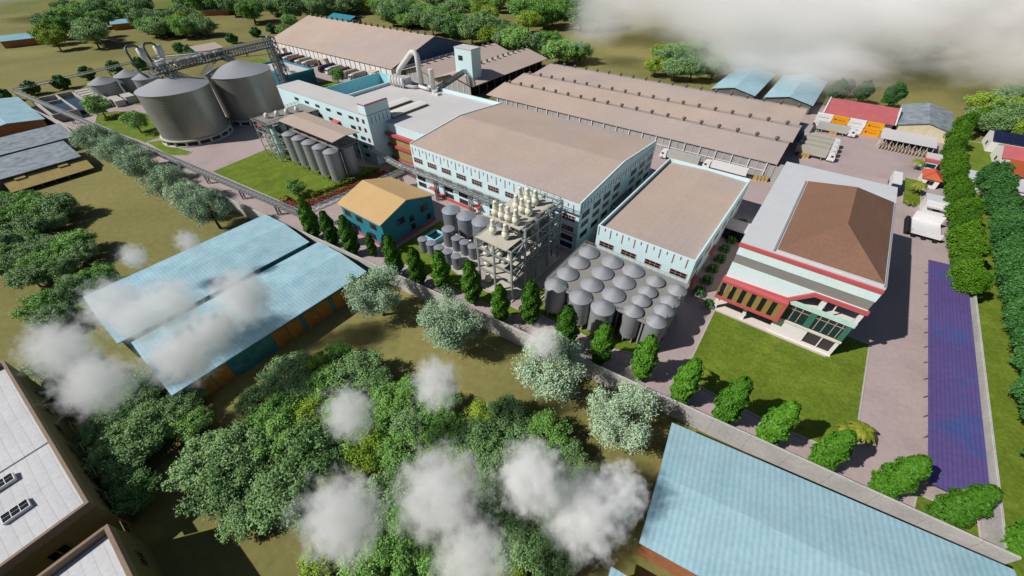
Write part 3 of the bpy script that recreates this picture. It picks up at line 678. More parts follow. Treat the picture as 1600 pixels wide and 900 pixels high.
for (dx, dy, lb) in ((0, 0, 'dark looping exhaust pipe with cyclone hood above the near silo, left one'), (1.0, 6.0, 'dark looping exhaust pipe with cyclone hood above the near silo, right one')):
    c = thing('exhaust_pipe', lb, 'pipe', (-236+dx, 52+dy, 24), 0, 'looping exhaust pipes')
    x, y = -236+dx, 50+dy
    MB().tube([(x+5, y+1, 24.4), (x+1, y, 26.0), (x, y, 28), (x-1, y, 33), (x-1.5, y+.4, 34.4), (x-2.2, y+1.6, 35), (x-3, y+4, 34.6), (x-3.2, y+5, 33.8)], .45, 12).build('pipe', 'frame_steel_dark', c)
    MB().lathe(x-3.3, y+5.4, [(.3, 27.6), (1.6, 30.6), (1.6, 33.2), (.6, 33.8)], 14).build('cyclone', 'duct', c)
    MB().beam((x-3.3, y+5.4, 25.2), (x-3.3, y+5.4, 28), .5).split('leg', 'frame_steel', c)
SH = thing('silo_top_house', 'pale machine hood beside the looping pipes over the silos', 'machine', (-235, 60, 24))
MB().lathe(-234.5, 58.5, [(1.2, 25), (2.2, 27.5), (2.4, 28.6), (2.0, 29.2)], 16).build('hopper', 'duct', SH); MB().prof([(63, 26.0), (73, 26.0), (72, 28.2), (64, 28.2)], -235.5, -232.5, 'x').build('hood', 'duct', SH)
MB().truss((-234, 60, 0), (-234, 60, 25), 2.4, 2.4, 2.5, .2).build('frame', 'frame_steel_dark', SH)
# treatment basins
TB = thing('treatment_basin', 'open concrete treatment basins with dark water and grey walls', 'basin', (-325, 36, 0))
b = MB()
for q in ((-341, -300, 20.8, 21.4), (-341, -340.4, 21.4, 46), (-300.6, -300, 21.4, 30.5), (-341, -300, 30.5, 31.1), (-328, -327.4, 21.4, 30.5), (-341, -305, 45.4, 46)): b.box(*q, 0, 3.9)
b.box(-340.4, -300.6, 37.6, 38.2, 0, 3.6); b.build('wall', 'concrete', TB)
MB().box(-340.3, -328.1, 21.5, 30.4, .1, 2.0).box(-327.3, -300.7, 21.5, 30.4, .1, 3.0).box(-340.3, -305, 31.2, 37.5, .1, 2.2).split('water', 'water', TB)
b = MB()
for i in range(6): x = -338+i*5.5; b.box(x, x+3.6, 38.6, 44.6, .1, 4.2)
b.box(-315, -302, 46.5, 51, .1, 3.0).box(-312, -303, 52, 56.5, .1, 3.6); b.build('clarifier_block', 'concrete', TB)
# ---- equipment tower left of the canopy
QT = thing('process_tower', 'open steel process tower crowded with white vessels left of the canopy', 'tower', (-172, 70, 0))
b = MB()
for x in (-178, -172, -166.5):
    for y in (63.5, 70, 76): b.beam((x, y, 0), (x, y, 15.0), .3)
for z in (3.5, 7, 10.5, 14.5):
    for x in (-178, -172, -166.5): b.beam((x, 63.5, z), (x, 76, z), .25)
    for y in (63.5, 70, 76): b.beam((-178, y, z), (-166.5, y, z), .25)
for z in (0, 3.5, 7, 10.5): b.beam((-178, 63.5, z), (-172, 63.5, z+3.5), .15); b.beam((-166.5, 63.5, z), (-172, 63.5, z+3.5), .15); b.beam((-166.5, 63.5, z), (-166.5, 70, z+3.5), .15)
b.build('frame', 'frame_steel', QT)
b = MB()
for z in (3.5, 7, 10.5): b.box(-177, -167, 66+z*.1, 75.5, z-.1, z)
b.box(-178.5, -166, 63, 84.9, 14.6, 14.8); b.build('deck', 'deck_grey', QT)
MB().rail([(-178.5, 84, 14.8), (-178.5, 63, 14.8), (-166, 63, 14.8), (-166, 70, 14.8)], 1.1, 1.6, .1).build('handrail', 'frame_steel_dark', QT)
for i, (x, y) in enumerate([(-173.5, 67.5), (-172.5, 71.2), (-171.5, 74.8), (-170.5, 78.5)]): MB().lathe(x, y, [(.9, 14.8), (.9, 15.9), (.75, 16.5), (.3, 16.8)], 14).build('vessel_head', 'vessel', QT)
for (x, y, z0, z1) in ((-168, 65.5, 0, 13.5), (-168, 69.5, 0, 14), (-169.5, 73.5, 0, 14)): MB().lathe(x, y, [(.5, z0+1), (.95, z0+1.6), (.95, z1-.8), (.3, z1)], 14).build('column', 'glass_clear', QT)
for (x, y, z) in [(-176.5, 65.5, 3.6), (-174.5, 65.2, 3.6), (-171, 65.4, 3.6), (-176.5, 65.3, 7.1), (-173.5, 65.2, 7.1), (-170.4, 65.4, 7.1), (-175, 65.4, 10.6), (-171.5, 65.2, 10.6), (-176, 66, .1), (-173, 66.2, .1)]:
    MB().lathe(x, y, [(.3, z), (.8, z+.5), (.8, z+1.7), (.25, z+2.2)], 12).build('vessel', 'vessel', QT)
MB().box(-178.2, -174, 64, 66.5, 12.3, 12.6).build('awning', 'red', QT)
# ---- tank farm
TF = sheet('tank_pad', [(-79.5, 57), (-79.5, 71), (-60.5, 71), (-60.5, 55)], .17, 'concrete', kerb=1)
for i, (x, y) in enumerate(((-76.9, 69.3), (-71.2, 69.6), (-65.6, 69.9), (-60.2, 70.2))):
    lb = f'large grey domed tank on legs, {ORD[i]} from the teal house'
    if i == 0: bt = First(tank('large_tank', lb, 'tank', 'large grey tanks behind the small ones', 2.7, 1.6, 7.4, 8.5, ('tank_grey', 'tank_top', 'wall_white')))
    bt.put((x, y, .17), 0, lb)
MT = tank('middle_tank', 'middle-sized flat grey tank between large domed tanks and small ones', 'tank', None, 1.75, .2, 5.4, 5.8, ('tank_grey', 'tank_top', 'frame_steel')); MT.location = (-73.0, 63.6, .17)
pl = [(-76.9, 57.0), (-73.6, 57.1), (-70.4, 57.0), (-67.2, 57.0), (-63.8, 57.0), (-69.5, 63.0), (-66.3, 63.0), (-63.2, 63.0)]
for i, (x, y) in enumerate(pl):
    fr = i < 5
    lb = f'small flat-topped grey tank, {ORD[i if fr else i-5]} from the left in the {"front" if fr else "rear"} row'
    if i == 0:
        st_ = tank('small_tank', lb, 'tank', 'small grey tanks beside the distillation tower', 1.3, .2, 4.0, 4.25, ('tank_grey', 'tank_top', 'frame_steel'))
        MB().box(-1.42, -1.25, -.15, .15, .1, 3.9).build('ladder', 'frame_steel_dark', st_, local=True); sm = First(st_)
    sm.put((x, y, .17), 0, lb)
for i, (x, y) in enumerate([(-75.5, 66.2), (-73.2, 66.6), (-70.2, 66.4), (-68.0, 66.8), (-64.6, 66.4), (-62.6, 66.9)]):
    pb = thing('pump_block', 'small white pump block on the pad between large and small grey tanks', 'pump', (x, y, .17), 0, 'white pump blocks on the tank pad')
    MB().box(-.7, .7, -.5, .5, 0, .9).build('body', 'wall_white', pb, local=True); MB().cyl(.2, 0, .35, .9, 1.7, 12).build('motor', 'wall_white', pb, local=True)
PT = thing('water_pit', 'small cyan walled pit of dark water beside the grey tanks', 'pit', (-78.2, 62.6, 0))
b = MB()
for q in ((-80.6, -76.2, 60.6, 61.0), (-80.6, -76.2, 64.8, 65.2), (-80.6, -80.2, 61, 64.8), (-76.6, -76.2, 61, 64.8)): b.box(*q, .17, 1.7)
b.build('wall', 'wall_cyan_deep', PT); MB().box(-80.2, -76.6, 61, 64.8, .17, 1.1).split('water', 'water_teal', PT)
# ---- distillation tower
DT = thing('distillation_tower', 'open grey steel distillation tower with stepped decks holding white columns', 'tower', (-49, 66, 0))
XS = (-54.4, -49.3, -44.0); YS = (55.9, 61.3, 66.4, 71.6, 77.0)
k = 0
for y in YS:
    for x in XS:
        top = 15.2 if y < 58 else 18.6
        MB().beam((x, y, 0), (x, y, top), .42).split('post', 'frame_steel', DT); k += 1
b = MB()
for z in (5.7, 8.9, 12.0, 15.0, 18.0):
    ys = [y for y in YS if z < 16 or y > 58]
    for y in ys: b.beam((XS[0], y, z), (XS[2], y, z), .3, .42)
    for x in XS: b.beam((x, ys[0], z), (x, ys[-1], z), .3, .42)
for i in range(4):
    for z in (5.7, 12.0): b.beam((-44, YS[i], z), (-44, YS[i+1], z+3.0), .16); b.beam((-44, YS[i+1], z), (-44, YS[i], z+3.0), .16)
b.build('beam', 'frame_steel', DT)
for (x0, x1, y0, y1, z) in ((-55, -43.4, 55, 77.6, .35), (-54.2, -44.2, 56.1, 61, 5.9), (-54.2, -49.5, 61, 77, 5.9), (-54.2, -46.4, 56.1, 61, 9.1), (-54.2, -49.5, 61, 77, 9.1), (-54, -44.6, 62, 77, 12.2), (-54.8, -45.2, 55.6, 61.9, 15.2), (-54.9, -45.0, 60.6, 75.4, 18.2)):
    MB().box(x0, x1, y0, y1, z-.18, z+.05).build('deck', 'deck', DT)
b = MB(); b.rail([(-44.4, 62, 18.2), (-44.4, 77, 18.2), (-54.8, 77, 18.2)], 1.1, 2, .1).rail([(-55, 61.5, 15.2), (-55, 55.4, 15.2)], 1.1, 2, .1).rail([(-43.8, 61.4, 5.9), (-43.8, 77, 5.9)], 1.1, 2, .1).rail([(-43.8, 66, 9.1), (-43.8, 77, 9.1)], 1.1, 2, .1)
b.build('handrail', 'frame_steel', DT)
b = MB()
for z in (5.9, 9.1, 12.2): b.beam((-45.4, 69, z), (-45.4, 74, z+3.1), .9, .18)
b.beam((-45.4, 63, 12.2), (-45.4, 60, 9.1), .8, .15).beam((-45.4, 62, 15.2), (-45.4, 66, 18.2), .8, .15); b.split('stair', 'frame_steel', DT)
MB().tube([(-45.5, 76, 1), (-45.5, 76, 17)], .25, 8).tube([(-46.5, 75, 1), (-46.5, 75, 17)], .35, 8).tube([(-47.8, 75.5, 1), (-47.8, 75.5, 12)], .3, 8).tube([(-44.4, 64, 10.5), (-44.4, 76, 10.5)], .22, 8).tube([(-44.4, 62, 7), (-44.4, 76, 7)], .22, 8).build('pipework', 'frame_steel', DT)
ves = thing('column_vessel', '', 'vessel', (0, 0, 0), 0, 'white columns on the distillation tower')
MB().lathe(0, 0, [(.55, 0), (.62, .3), (.62, .5), (.85, .6), (.9, 1.8), (.62, 2.0), (.6, 2.5), (.66, 2.6), (.6, 2.75), (.48, 3.8), (.55, 3.9), (.45, 4.1), (.2, 4.2)], 16).build('shell', 'vessel', ves, local=True)
for a in (0, 2.1, 4.2): MB().beam((math.cos(a)*.6, math.sin(a)*.6, 1.2), (math.cos(a)*1.05, math.sin(a)*1.05, 1.2), .22, None, 8).build('nozzle', 'vessel', ves, local=True)
vf = First(ves)
for i, (px, py) in enumerate([(397, 520), (487, 565), (577, 600), (685, 640)]): 
    x, y = at(730+px/9, 280+py/9, 18.25); vf.put((x, y, 18.25), i*.7, f'white column on the upper deck front row, {ORD[i]} from the left')
for i, (px, py) in enumerate([(690, 430), (770, 480), (865, 515)]):
    x, y = at(730+px/9, 280+py/9, 18.25); vf.put((x, y, 18.25), i*.9, f'white column on the upper deck middle row, {ORD[i]} from the left')
for i, (px, py) in enumerate([(740, 315), (845, 335), (955, 365)]):
    x, y = at(730+px/9, 280+py/9, 18.25); vf.put((x, y, 18.25), i*1.1, f'white column on the upper deck rear row, {ORD[i]} from the left')
for i, (px, py) in enumerate([(365, 770), (540, 840)]):
    x, y = at(730+px/9, 280+py/9, 15.25); vf.put((x, y, 15.25), i*.8, f'white column on the lower front deck, {["left", "right"][i]} of the pair')
for i, (x, y, z, lb) in enumerate([(-53, 57.4, .4, 'white vessel on the ground floor at the tower corner'), (-53, 57.4, 5.95, 'white vessel stack on the second tower floor at the corner'), (-53, 57.4, 9.15, 'white vessel on the third tower floor at the corner'), (-50.2, 59.2, 9.15, 'white vessel under the lower front deck beside a post'), (-46.6, 58.6, 9.15, 'white vessel under the lower front deck near the stair'), (-51, 66, 12.25, 'white vessel on the floor under the upper deck')]):
    vf.put((x, y, z), i, lb, scale=(1, 1, .72))
for i, (x, y, z) in enumerate([(-52.6, 64, 12.25), (-48.5, 64, 12.25), (-46, 68, 12.25), (-52, 70, 12.25), (-47.5, 74, 12.25), (-51.5, 74.5, 12.25), (-52.5, 65, 5.95), (-51, 70, 5.95), (-52.5, 66, 9.15), (-51, 72, 9.15)]):
    vf.put((x, y, z), i, 'white vessel in the shaded middle floors of the distillation tower', None, (1.1, 1.1, .8)); 
PV = thing('pump_skid', 'low pale pump skid lying on the third tower floor', 'pump', (-48, 58, 9.15))
MB().beam((-48.9, 57.4, 9.7), (-47.2, 57.4, 9.7), .8, .8, 12).build('body', 'vessel', PV); MB().box(-49, -47, 57, 57.8, 9.15, 9.35).build('base', 'frame_steel', PV)
# ---- twenty domed tanks in a deck
DK = thing('tank_deck', 'grey steel deck with railings around the twenty domed tanks', 'platform', (-24, 70, 0))
b = MB(); b.prism([(-36.5, 58.8), (-23.9, 58.8), (-19.0, 60.5), (-9.4, 60.5), (-9.0, 77.7), (-36.5, 77.7)], 7.9, 8.2); b.build('deck', 'deck_grey', DK)
b = MB()
dk = [(-36.3, 59), (-24, 59), (-18.9, 60.7), (-9.6, 60.7), (-9.2, 77.5), (-36.3, 77.5)]
for p, q in zip(dk, dk[1:]+dk[:1]): b.rail([(*p, 8.2), (*q, 8.2)], .9, 1.5, .07); b.beam((*p, 8.0), (*q, 8.0), .18, .5)
b.build('handrail', 'frame_steel', DK)
for (x, y) in [(-30.3, 59.5), (-24.3, 59.5), (-18.7, 61.5), (-13.1, 61.5), (-30.3, 71.6), (-18.7, 71.6), (-36, 77), (-9.6, 77)]: MB().beam((x, y, 0), (x, y, 7.9), .3).split('leg', 'frame_steel', DK)
tA = First(tank('domed_tank', '', 'tank', 'big domed tanks in the deck', 2.5, 1.6, 8.45, 9.95, ('steel_tank', 'steel_dome', 'frame_steel'), 6))
for i, x in enumerate((-33.5, -27.0, -21.5)):
    for j, y in enumerate((59.0, 64.1, 69.3, 74.3)): tA.put((x, y, .05), 0, f'big domed tank in the deck, {ORD[i]} line from distillation tower, {ORD[j]} from the street')
tB = First(tank('domed_tank', '', 'tank', 'smaller domed tanks in the deck', 2.0, 1.6, 8.6, 10.0, ('steel_tank', 'steel_dome', 'frame_steel'), 6))
for i, x in enumerate((-15.75, -10.65)):
    for j, y in enumerate((61.9, 65.9, 69.4, 73.7)): tB.put((x, y, .05), 0, f'smaller domed tank in the deck, {["inner", "outer"][i]} line at the office side, {ORD[j]} from the street')
# ---- lattice pipe racks
def rack(label, pts, z, wd=1.6, hg=1.2, legs=(), step=2.2, lw=.9):
    r_ = thing('pipe_rack', label, 'pipe rack', (pts[0][0], pts[0][1], 0))
    b = MB()
    for p, q in zip(pts, pts[1:]): b.truss((*p, z), (*q, z), wd, hg, step, .15)
    b.build('girder', 'frame_steel', r_)
    b = MB()
    for p, q in zip(pts, pts[1:]):
        d_ = Vector((q[0]-p[0], q[1]-p[1], 0)).normalized(); n_ = Vector((-d_.y, d_.x, 0))
        for k in (-.45, 0, .45): o = n_*k; b.beam((p[0]+o.x, p[1]+o.y, z-.25), (q[0]+o.x, q[1]+o.y, z-.25), .24, None, 6)
    b.build('pipe_run', 'post_white', r_)
    for (x, y) in legs: MB().truss((x, y, 0), (x, y, z-hg/2), lw, lw, 1.4, .14).build('leg', 'frame_steel_dark', r_)
    return r_
LP = lambda x: wall_y(x)+3.2
rack('long lattice pipe rack following the boundary wall beside the silos', [(-366, 18.2), (-114.5, 43.6)], 4.6, legs=[(x, 18.2+(x+366)*.101) for x in (-364, -340, -316, -292, -268, -244, -220, -196, -172, -150, -130, -115.5)])
rack('lattice pipe rack crossing from the boundary to the hall past the flower bed', [(-114.4, 44.6), (-111.5, 80.2)], 5.6, legs=[(-113.2, 60), (-111.6, 79)])
rack('lattice pipe rack running along the white window front of the hall', [(-111.5, 79.6), (-63, 79.6)], 8.3, 1.6, 1.4, legs=[(-94, 79.6), (-78.5, 79.6), (-64, 79.6)])
rack('short lattice pipe bridge from the brewhouse tower to the hall corner', [(-133, 83), (-112, 80.5)], 6.8, 1.4, 1.2)
rack('far lattice pipe rack along the back boundary behind small silos', [(-366, 18.4), (-384, 95), (-352, 150)], 5.0, legs=[(-371, 40), (-377, 65), (-384, 95), (-370, 119), (-356, 143)])
# ---- boundary walls
BW = thing('boundary_wall', 'long pale concrete boundary wall between the street trees and the rough ground', 'wall', (-150, 34, 0))
b = MB(); xa, xb = -343.0, 45.9; b.prism([(xa, wall_y(xa)), (xb, wall_y(xb)), (xb, wall_y(xb)+.35), (xa, wall_y(xa)+.35)], 0, 4.95); b.build('wall', 'wall_concrete', BW)
BR = thing('boundary_wall', 'pale concrete wall between the purple canopy roof and grass strip', 'wall', (45.4, 95, 0))
MB().box(45.2, 45.55, 55.3, 150, 0, 3.6).build('wall', 'wall_concrete', BR)
# ---- purple canopy
PC = thing('purple_canopy', 'long narrow purple corrugated canopy roof beside the right wall', 'canopy', (40, 95, 0))
MB().prof([(37.0, 2.75), (44.3, 3.3), (44.3, 3.45), (37.0, 2.9)], 60.4, 131.5, 'y').build('roof', 'roof_purple', PC)
b = MB()
for i in range(14): y = 61.5+i*5.2; b.beam((37.6, y, 0), (37.6, y, 2.75), .14); b.beam((44.1, y, 0), (44.1, y, 3.25), .14); b.beam((36.8, y, 2.68), (44.2, y, 3.22), .12)
b.split('post', 'frame_steel', PC)
# ---- blue sheds
def shed(name, label, x0, x1, y0, y1, ze, zr, axis, rm, wm, loc, rot=0.0, group=None, over=.7, panels=None):
    s = thing(name, label, 'shed', loc, rot, group)
    if axis == 'y':
        c = (x0+x1)/2
        MB().prof([(x0+over, 0), (x1-over, 0), (x1-over, ze-.1), (c, zr-.35), (x0+over, ze-.1)], y0+over, y1-over, 'y').build('wall', wm, s, local=True)
        MB().roof(y0, y1, x0, x1, ze, zr, 'y', .2).build('roof', rm, s, local=True)
    else:
        c = (y0+y1)/2
        MB().prof([(y0+over, 0), (y1-over, 0), (y1-over, ze-.1), (c, zr-.35), (y0+over, ze-.1)], x0+over, x1-over, 'x').build('wall', wm, s, local=True)
        MB().roof(x0, x1, y0, y1, ze, zr, 'x', .2).build('roof', rm, s, local=True)
    return s
s1 = shed('blue_shed', 'long blue roofed shed farther from the trees, left of its twin', -12, 11.8, -22.5, 22.3, 6.0, 7.2, 'y', 'roof_blue_fine', 'teal_panel', (-110.8, 13.6, 0))
s2 = shed('blue_shed', 'long blue roofed shed with orange and teal side doors', -10.6, 10.6, -22.2, 22.2, 6.0, 7.0, 'y', 'roof_blue_fine', 'teal_panel', (-86.4, 15.2, 0))
for i, y in enumerate((-17.5, -1.5, 6.0, 13.5)):
    for k in (0, 1): MB().box(9.9, 10.02, y+k*3.3-1.55, y+k*3.3+1.55, .1, 4.9).build('door', 'orange_panel', s2, local=True)
fl, fr = at(1050, 660, 6.6), at(1568, 883, 6.6); ang = math.atan2(fr[1]-fl[1], fr[0]-fl[0])
s3 = shed('blue_shed', 'large pale blue corrugated shed roof filling the lower right corner', 0, 44, -20.4, 0, 6.6, 7.6, 'x', 'roof_blue_rows', 'brick', (fl[0], fl[1], 0), ang)
for k in range(3): MB().box(2+k*7.0, 8.6+k*7.0, -19.76, -19.62, .1, 5.6).build('door', 'brick', s3, local=True)
s4 = shed('blue_shed', 'low shed corner with pale blue roof at the bottom edge', 0, 30, -20, 0, 4.6, 5.2, 'x', 'roof_blue_rows', 'brick', (at(955, 885, 4.6)[0], at(955, 885, 4.6)[1], 0), ang)
s5 = shed('blue_shed', 'pale blue gabled shed with brick walls at the left edge', -345+316, -289+316, -14, 11, 5.0, 6.6, 'x', 'roof_blue', 'brick', (-318, 6.2, 0))
gs = thing('grey_shed', 'weathered grey low shed with khaki tiled front at the left edge', 'shed', (-238, 4, 0))
MB().prof([(-249.6, 5.3), (-226.0, 4.7), (-226.0, 4.5), (-249.6, 5.1)], -30, 15.0, 'y').build('roof', 'roof_grey_old', gs)
MB().prof([(-249, 0), (-227.2, 0), (-227.2, 4.45), (-249, 5.0)], -29, 14.2, 'y').build('wall', 'concrete_dark', gs)
MB().prof([(-227.1, 3.9), (-219.4, 1.6), (-219.4, 1.45), (-227.1, 3.7)], -8.6, 15.6, 'y').build('tiled_roof', 'tile_khaki', gs)
MB().prof([(-227.1, 4.4), (-224.6, 3.6), (-224.6, 3.2), (-227.1, 4.0)], -5.5, -2.5, 'y').prof([(-227.1, 4.4), (-224.6, 3.6), (-224.6, 3.2), (-227.1, 4.0)], 7, 10, 'y').split('tiled_vent', 'tile_khaki', gs)
b = MB()
for i in range(7): y = -8.2+i*3.9; b.beam((-220, y, 0), (-220, y, 1.6), .2)
b.split('post', 'wall_brown', gs)
gs = thing('grey_shed', 'weathered grey low shed with plain roof behind the khaki fronted one', 'shed', (-262, 4, 0))
MB().prof([(-275.5, 5.6), (-253.2, 5.0), (-253.2, 4.8), (-275.5, 5.4)], -30, 19.5, 'y').build('roof', 'roof_grey_old', gs)
MB().prof([(-275, 0), (-254, 0), (-254, 4.7), (-275, 5.3)], -29, 18.5, 'y').build('wall', 'concrete_dark', gs)
# ---- white roofed buildings bottom left
V1 = thing('white_roof_building', 'big white corrugated roof building with solar skylights at the left corner', 'building', (-80, -40, 0))
MB().box(-105.6, -61.2, -80, -20.9, 0, 8.6).build('wall', 'wall_olive', V1)
b = MB()
for q in ((-105.6, -61.15, -21.3, -20.85), (-61.6, -61.15, -80, -21.3), (-105.6, -105.1, -80, -21.3)): b.box(*q, 8.602, 10.1)
b.split('parapet', 'wall_brown', V1)
MB().prof([(-78.2, 8.61), (-61.7, 8.61), (-61.7, 9.2), (-69.8, 9.75), (-78.2, 9.3)], -80, -21.4, 'y').build('roof', 'roof_plain_white', V1)
MB().prof([(-105.0, 8.61), (-78.6, 8.61), (-78.6, 9.3), (-90, 9.75), (-105.0, 9.0)], -80, -21.4, 'y').build('roof', 'roof_plain_white', V1)
for (px, py) in ((27, 793), (8, 748)):
    x, y = at(px, py, 10.1); s = MB(); s.box(-.75, .75, -1.5, 1.5, -.55, 0); s.use(1)
    for i in (-1, 0, 1): 
        for j in (-.5, .5): s.box(j*.68-.3, j*.68+.3, i*.95-.42, i*.95+.42, 0.002, .03)
    o = s.build('skylight', ['truck_white', 'glass'], V1, local=True); o.location = (x+80, y+40, 10.1); o.rotation_euler = (0, 0, 0); o.scale = (1.15, 1.0, 1)
wv = WinSet(V1, 2.0, 1.5, 2, (), 'wall_olive')
for i in range(7): wv.put(-66-i*6.5, -20.9, 5.2, math.pi); 
for i in range(2): wv.put(-61.2, -27-i*8, 5.6, RX)
V1.rotation_euler = (0, 0, math.radians(2.7)); V1.location = (-79.1, -40.85, 0)
V2 = thing('white_roof_building', 'white roof building with brown parapet cut by the bottom edge', 'building', (-40, -40, 0))
MB().box(-56, -10, -80, -20.3, 0, 8.3).build('wall', 'wall_olive', V2)
b = MB()
for q in ((-56, -10, -20.75, -20.25), (-56.05, -55.6, -80, -20.75), (-10.4, -10, -80, -20.75)): b.box(*q, 8.302, 9.75)
b.split('parapet', 'wall_brown', V2)
MB().prof([(-55.5, 8.31), (-10.5, 8.31), (-10.5, 8.5), (-33, 9.2), (-55.5, 8.5)], -80, -21, 'y').build('roof', 'roof_plain_white', V2)
wv = WinSet(V2, 2.4, 1.5, 2, (), 'wall_olive')
for i in range(6): wv.put(-51-i*6.5, -20.3, 5.2, math.pi)
# ---- far blue roofs
for (px, py, w_, d_, lb) in ((1160, 128, 21.5, 46, 'pale blue gabled shed behind the vast tan warehouse, left one'), (1243, 141, 21.5, 46, 'pale blue gabled shed behind the vast tan warehouse, right one')):
    x, y = at(px, py, 5.5); shed('blue_shed', lb, -w_/2, w_/2, -d_/2, d_/2, 4.6, 6.8, 'y', 'roof_blue', 'concrete_dark', (x, y+6, 0))
far = [((0, 67), (62, 60), 30, 'small distant blue-roofed shed at the left edge of far fields'), ((173, 40), (212, 36), 24, 'small distant blue-roofed shed between two far groves'), ((312, 18), (358, 16), 26, 'small distant blue-roofed shed in the farthest grove'), ((447, 2), (470, 0), 26, 'tiny distant blue roof at the top edge among trees')]
for (p, q, dpt, lb) in far:
    a_ = at(*p, 4); c_ = at(*q, 4); ln = math.hypot(c_[0]-a_[0], c_[1]-a_[1]); an = math.atan2(c_[1]-a_[1], c_[0]-a_[0])
    s = shed('blue_shed', lb, 0, ln, -2, dpt, 5.0, 7.0, 'x', 'roof_far_blue', 'brick', (a_[0], a_[1], 0), an)
tx, ty = at(325, 79, 3); shed('tan_shed', 'small tan-roofed teal shed behind the conveyor bridge', -13, 13, -9, 9, 4.2, 6.4, 'y', 'roof_tan_y', 'teal', (tx-6, ty, 0))
tx, ty = at(533, 26, 12); s = thing('roof_house', 'small teal-roofed lantern house behind the ridge of loading warehouse', 'shed', (-325, 236, 0))
x, y = at(540, 30, 10); MB().box(x-14, x+14, y-6, y+6, 0, 11).build('wall', 'wall_brown', s); MB().roof(x-16, x+16, y-8, y+8, 11, 13.5, 'x', .3).build('roof', 'teal', s)
# ---- right hand yard buildings
RB = thing('red_roof_building', 'long low building with red roof and white gables behind the containers', 'building', (11, 243, 0))
MB().prof([(236.5, 0), (256, 0), (256, 3.6), (250, 6.0), (236.5, 3.6)], -1.15, 24.75, 'x').build('wall', 'wall_white', RB)
MB().roof(-1.2, 24.8, 235, 257.5, 3.9, 6.6, 'x', .2, 250).build('roof', 'roof_red', RB)
b = MB()
for x in (-1.8, 25.0): b.prof([(235, 3.8), (250, 6.6), (257.5, 4.0), (257.5, 4.4), (250, 7.0), (235, 4.2)], x, x+.5, 'x')
b.split('coping', 'post_white', RB)
GY = thing('grey_shed', 'grey gabled shed with cream panelled front beside the red roof', 'shed', (36, 250, 0))
MB().prof([(26.6, 0), (44.2, 0), (44.2, 4.0), (35.6, 6.2), (26.6, 4.0)], 236.5, 266, 'y').build('wall', 'cream_panel', GY)
MB().roof(236, 267, 26, 44.8, 4.2, 6.6, 'y', .2).build('roof', 'roof_grey_old', GY)
# containers
def text_mesh(word, size, m, parent, loc, rot):
    cu = bpy.data.curves.new('lettering', 'FONT'); cu.body = word; cu.size = size; cu.extrude = .01; cu.align_x = 'LEFT'; cu.align_y = 'CENTER'
    to = bpy.data.objects.new('tmp', cu); COL.objects.link(to)
    bpy.context.view_layer.update()
    me = bpy.data.meshes.new_from_object(to.evaluated_get(bpy.context.evaluated_depsgraph_get())); bpy.data.objects.remove(to); bpy.data.curves.remove(cu)
    me.name = 'lettering'; me.materials.clear(); me.materials.append(M[m]); o = bpy.data.objects.new('lettering', me); COL.objects.link(o); o.parent = parent; o.location = loc; o.rotation_euler = rot; return o
def container(label, x, y, z, paint, orange):
    c = thing('shipping_container', label, 'container', (x, y, z), 0, 'stacked shipping containers')
    b = MB(); b.box(-3.0, 3.0, -1.2, 1.2, .12, 2.5)
    b.build('box', paint, c, local=True)
    b = MB()
    for sx in (-3.03, 2.85):
        for sy in (-1.24, 1.06): b.box(sx, sx+.18, sy, sy+.18, .02, 2.58)
    b.box(-3, 3, -1.24, -1.1, .02, .16).box(-3, 3, -1.24, -1.1, 2.46, 2.58); b.build('frame', paint, c, local=True)
    e_ = MB()
    if orange:
        e_.beam((-2.2, -1.23, 1.2), (-1.9, -1.23, 1.8), .06, .22); e_.beam((-1.85, -1.23, 1.2), (-1.55, -1.23, 1.8), .06, .22); e_.beam((-2.2, -1.23, 1.5), (-1.5, -1.23, 1.55), .06, .16)
        e_.build('emblem', 'logo_blue', c, local=True); text_mesh('Hapag-Lloyd', .62, 'logo_blue', c, (-1.1, -1.215, 1.4), (RX, 0, 0))
    else:
        e_.beam((-2.3, -1.23, 1.2), (-2.0, -1.23, 1.9), .05, .18); e_.beam((-1.95, -1.23, 1.3), (-1.75, -1.23, 1.8), .05, .18); e_.build('emblem', 'logo_yellow', c, local=True)
        t_ = MB()
        for i in range(11): t_.box(-1.3+i*.3, -1.12+i*.3, -1.22, -1.205, 1.22, 1.62 if i % 3 == 0 else 1.5)
        t_.build('worn_lettering', 'logo_grey', c, local=True)
    return c
cols = [(-.3, 'white_paint', False, 'white'), (5.8, 'orange_paint', True, 'orange'), (12.0, 'white_paint', False, 'white'), (18.3, 'orange_paint', True, 'orange')]
for i, (x, pm, og, cn) in enumerate(cols):
    near = ['beside the tan warehouse corner', 'between the two white stacks', 'behind the lone truck cab', 'beside the long white shelter'][i]
    for k in (0, 1): container(f'{cn} container, {["lower", "upper"][k]} of the stack {near}', x, 229.0, k*2.6+.04, pm, og)
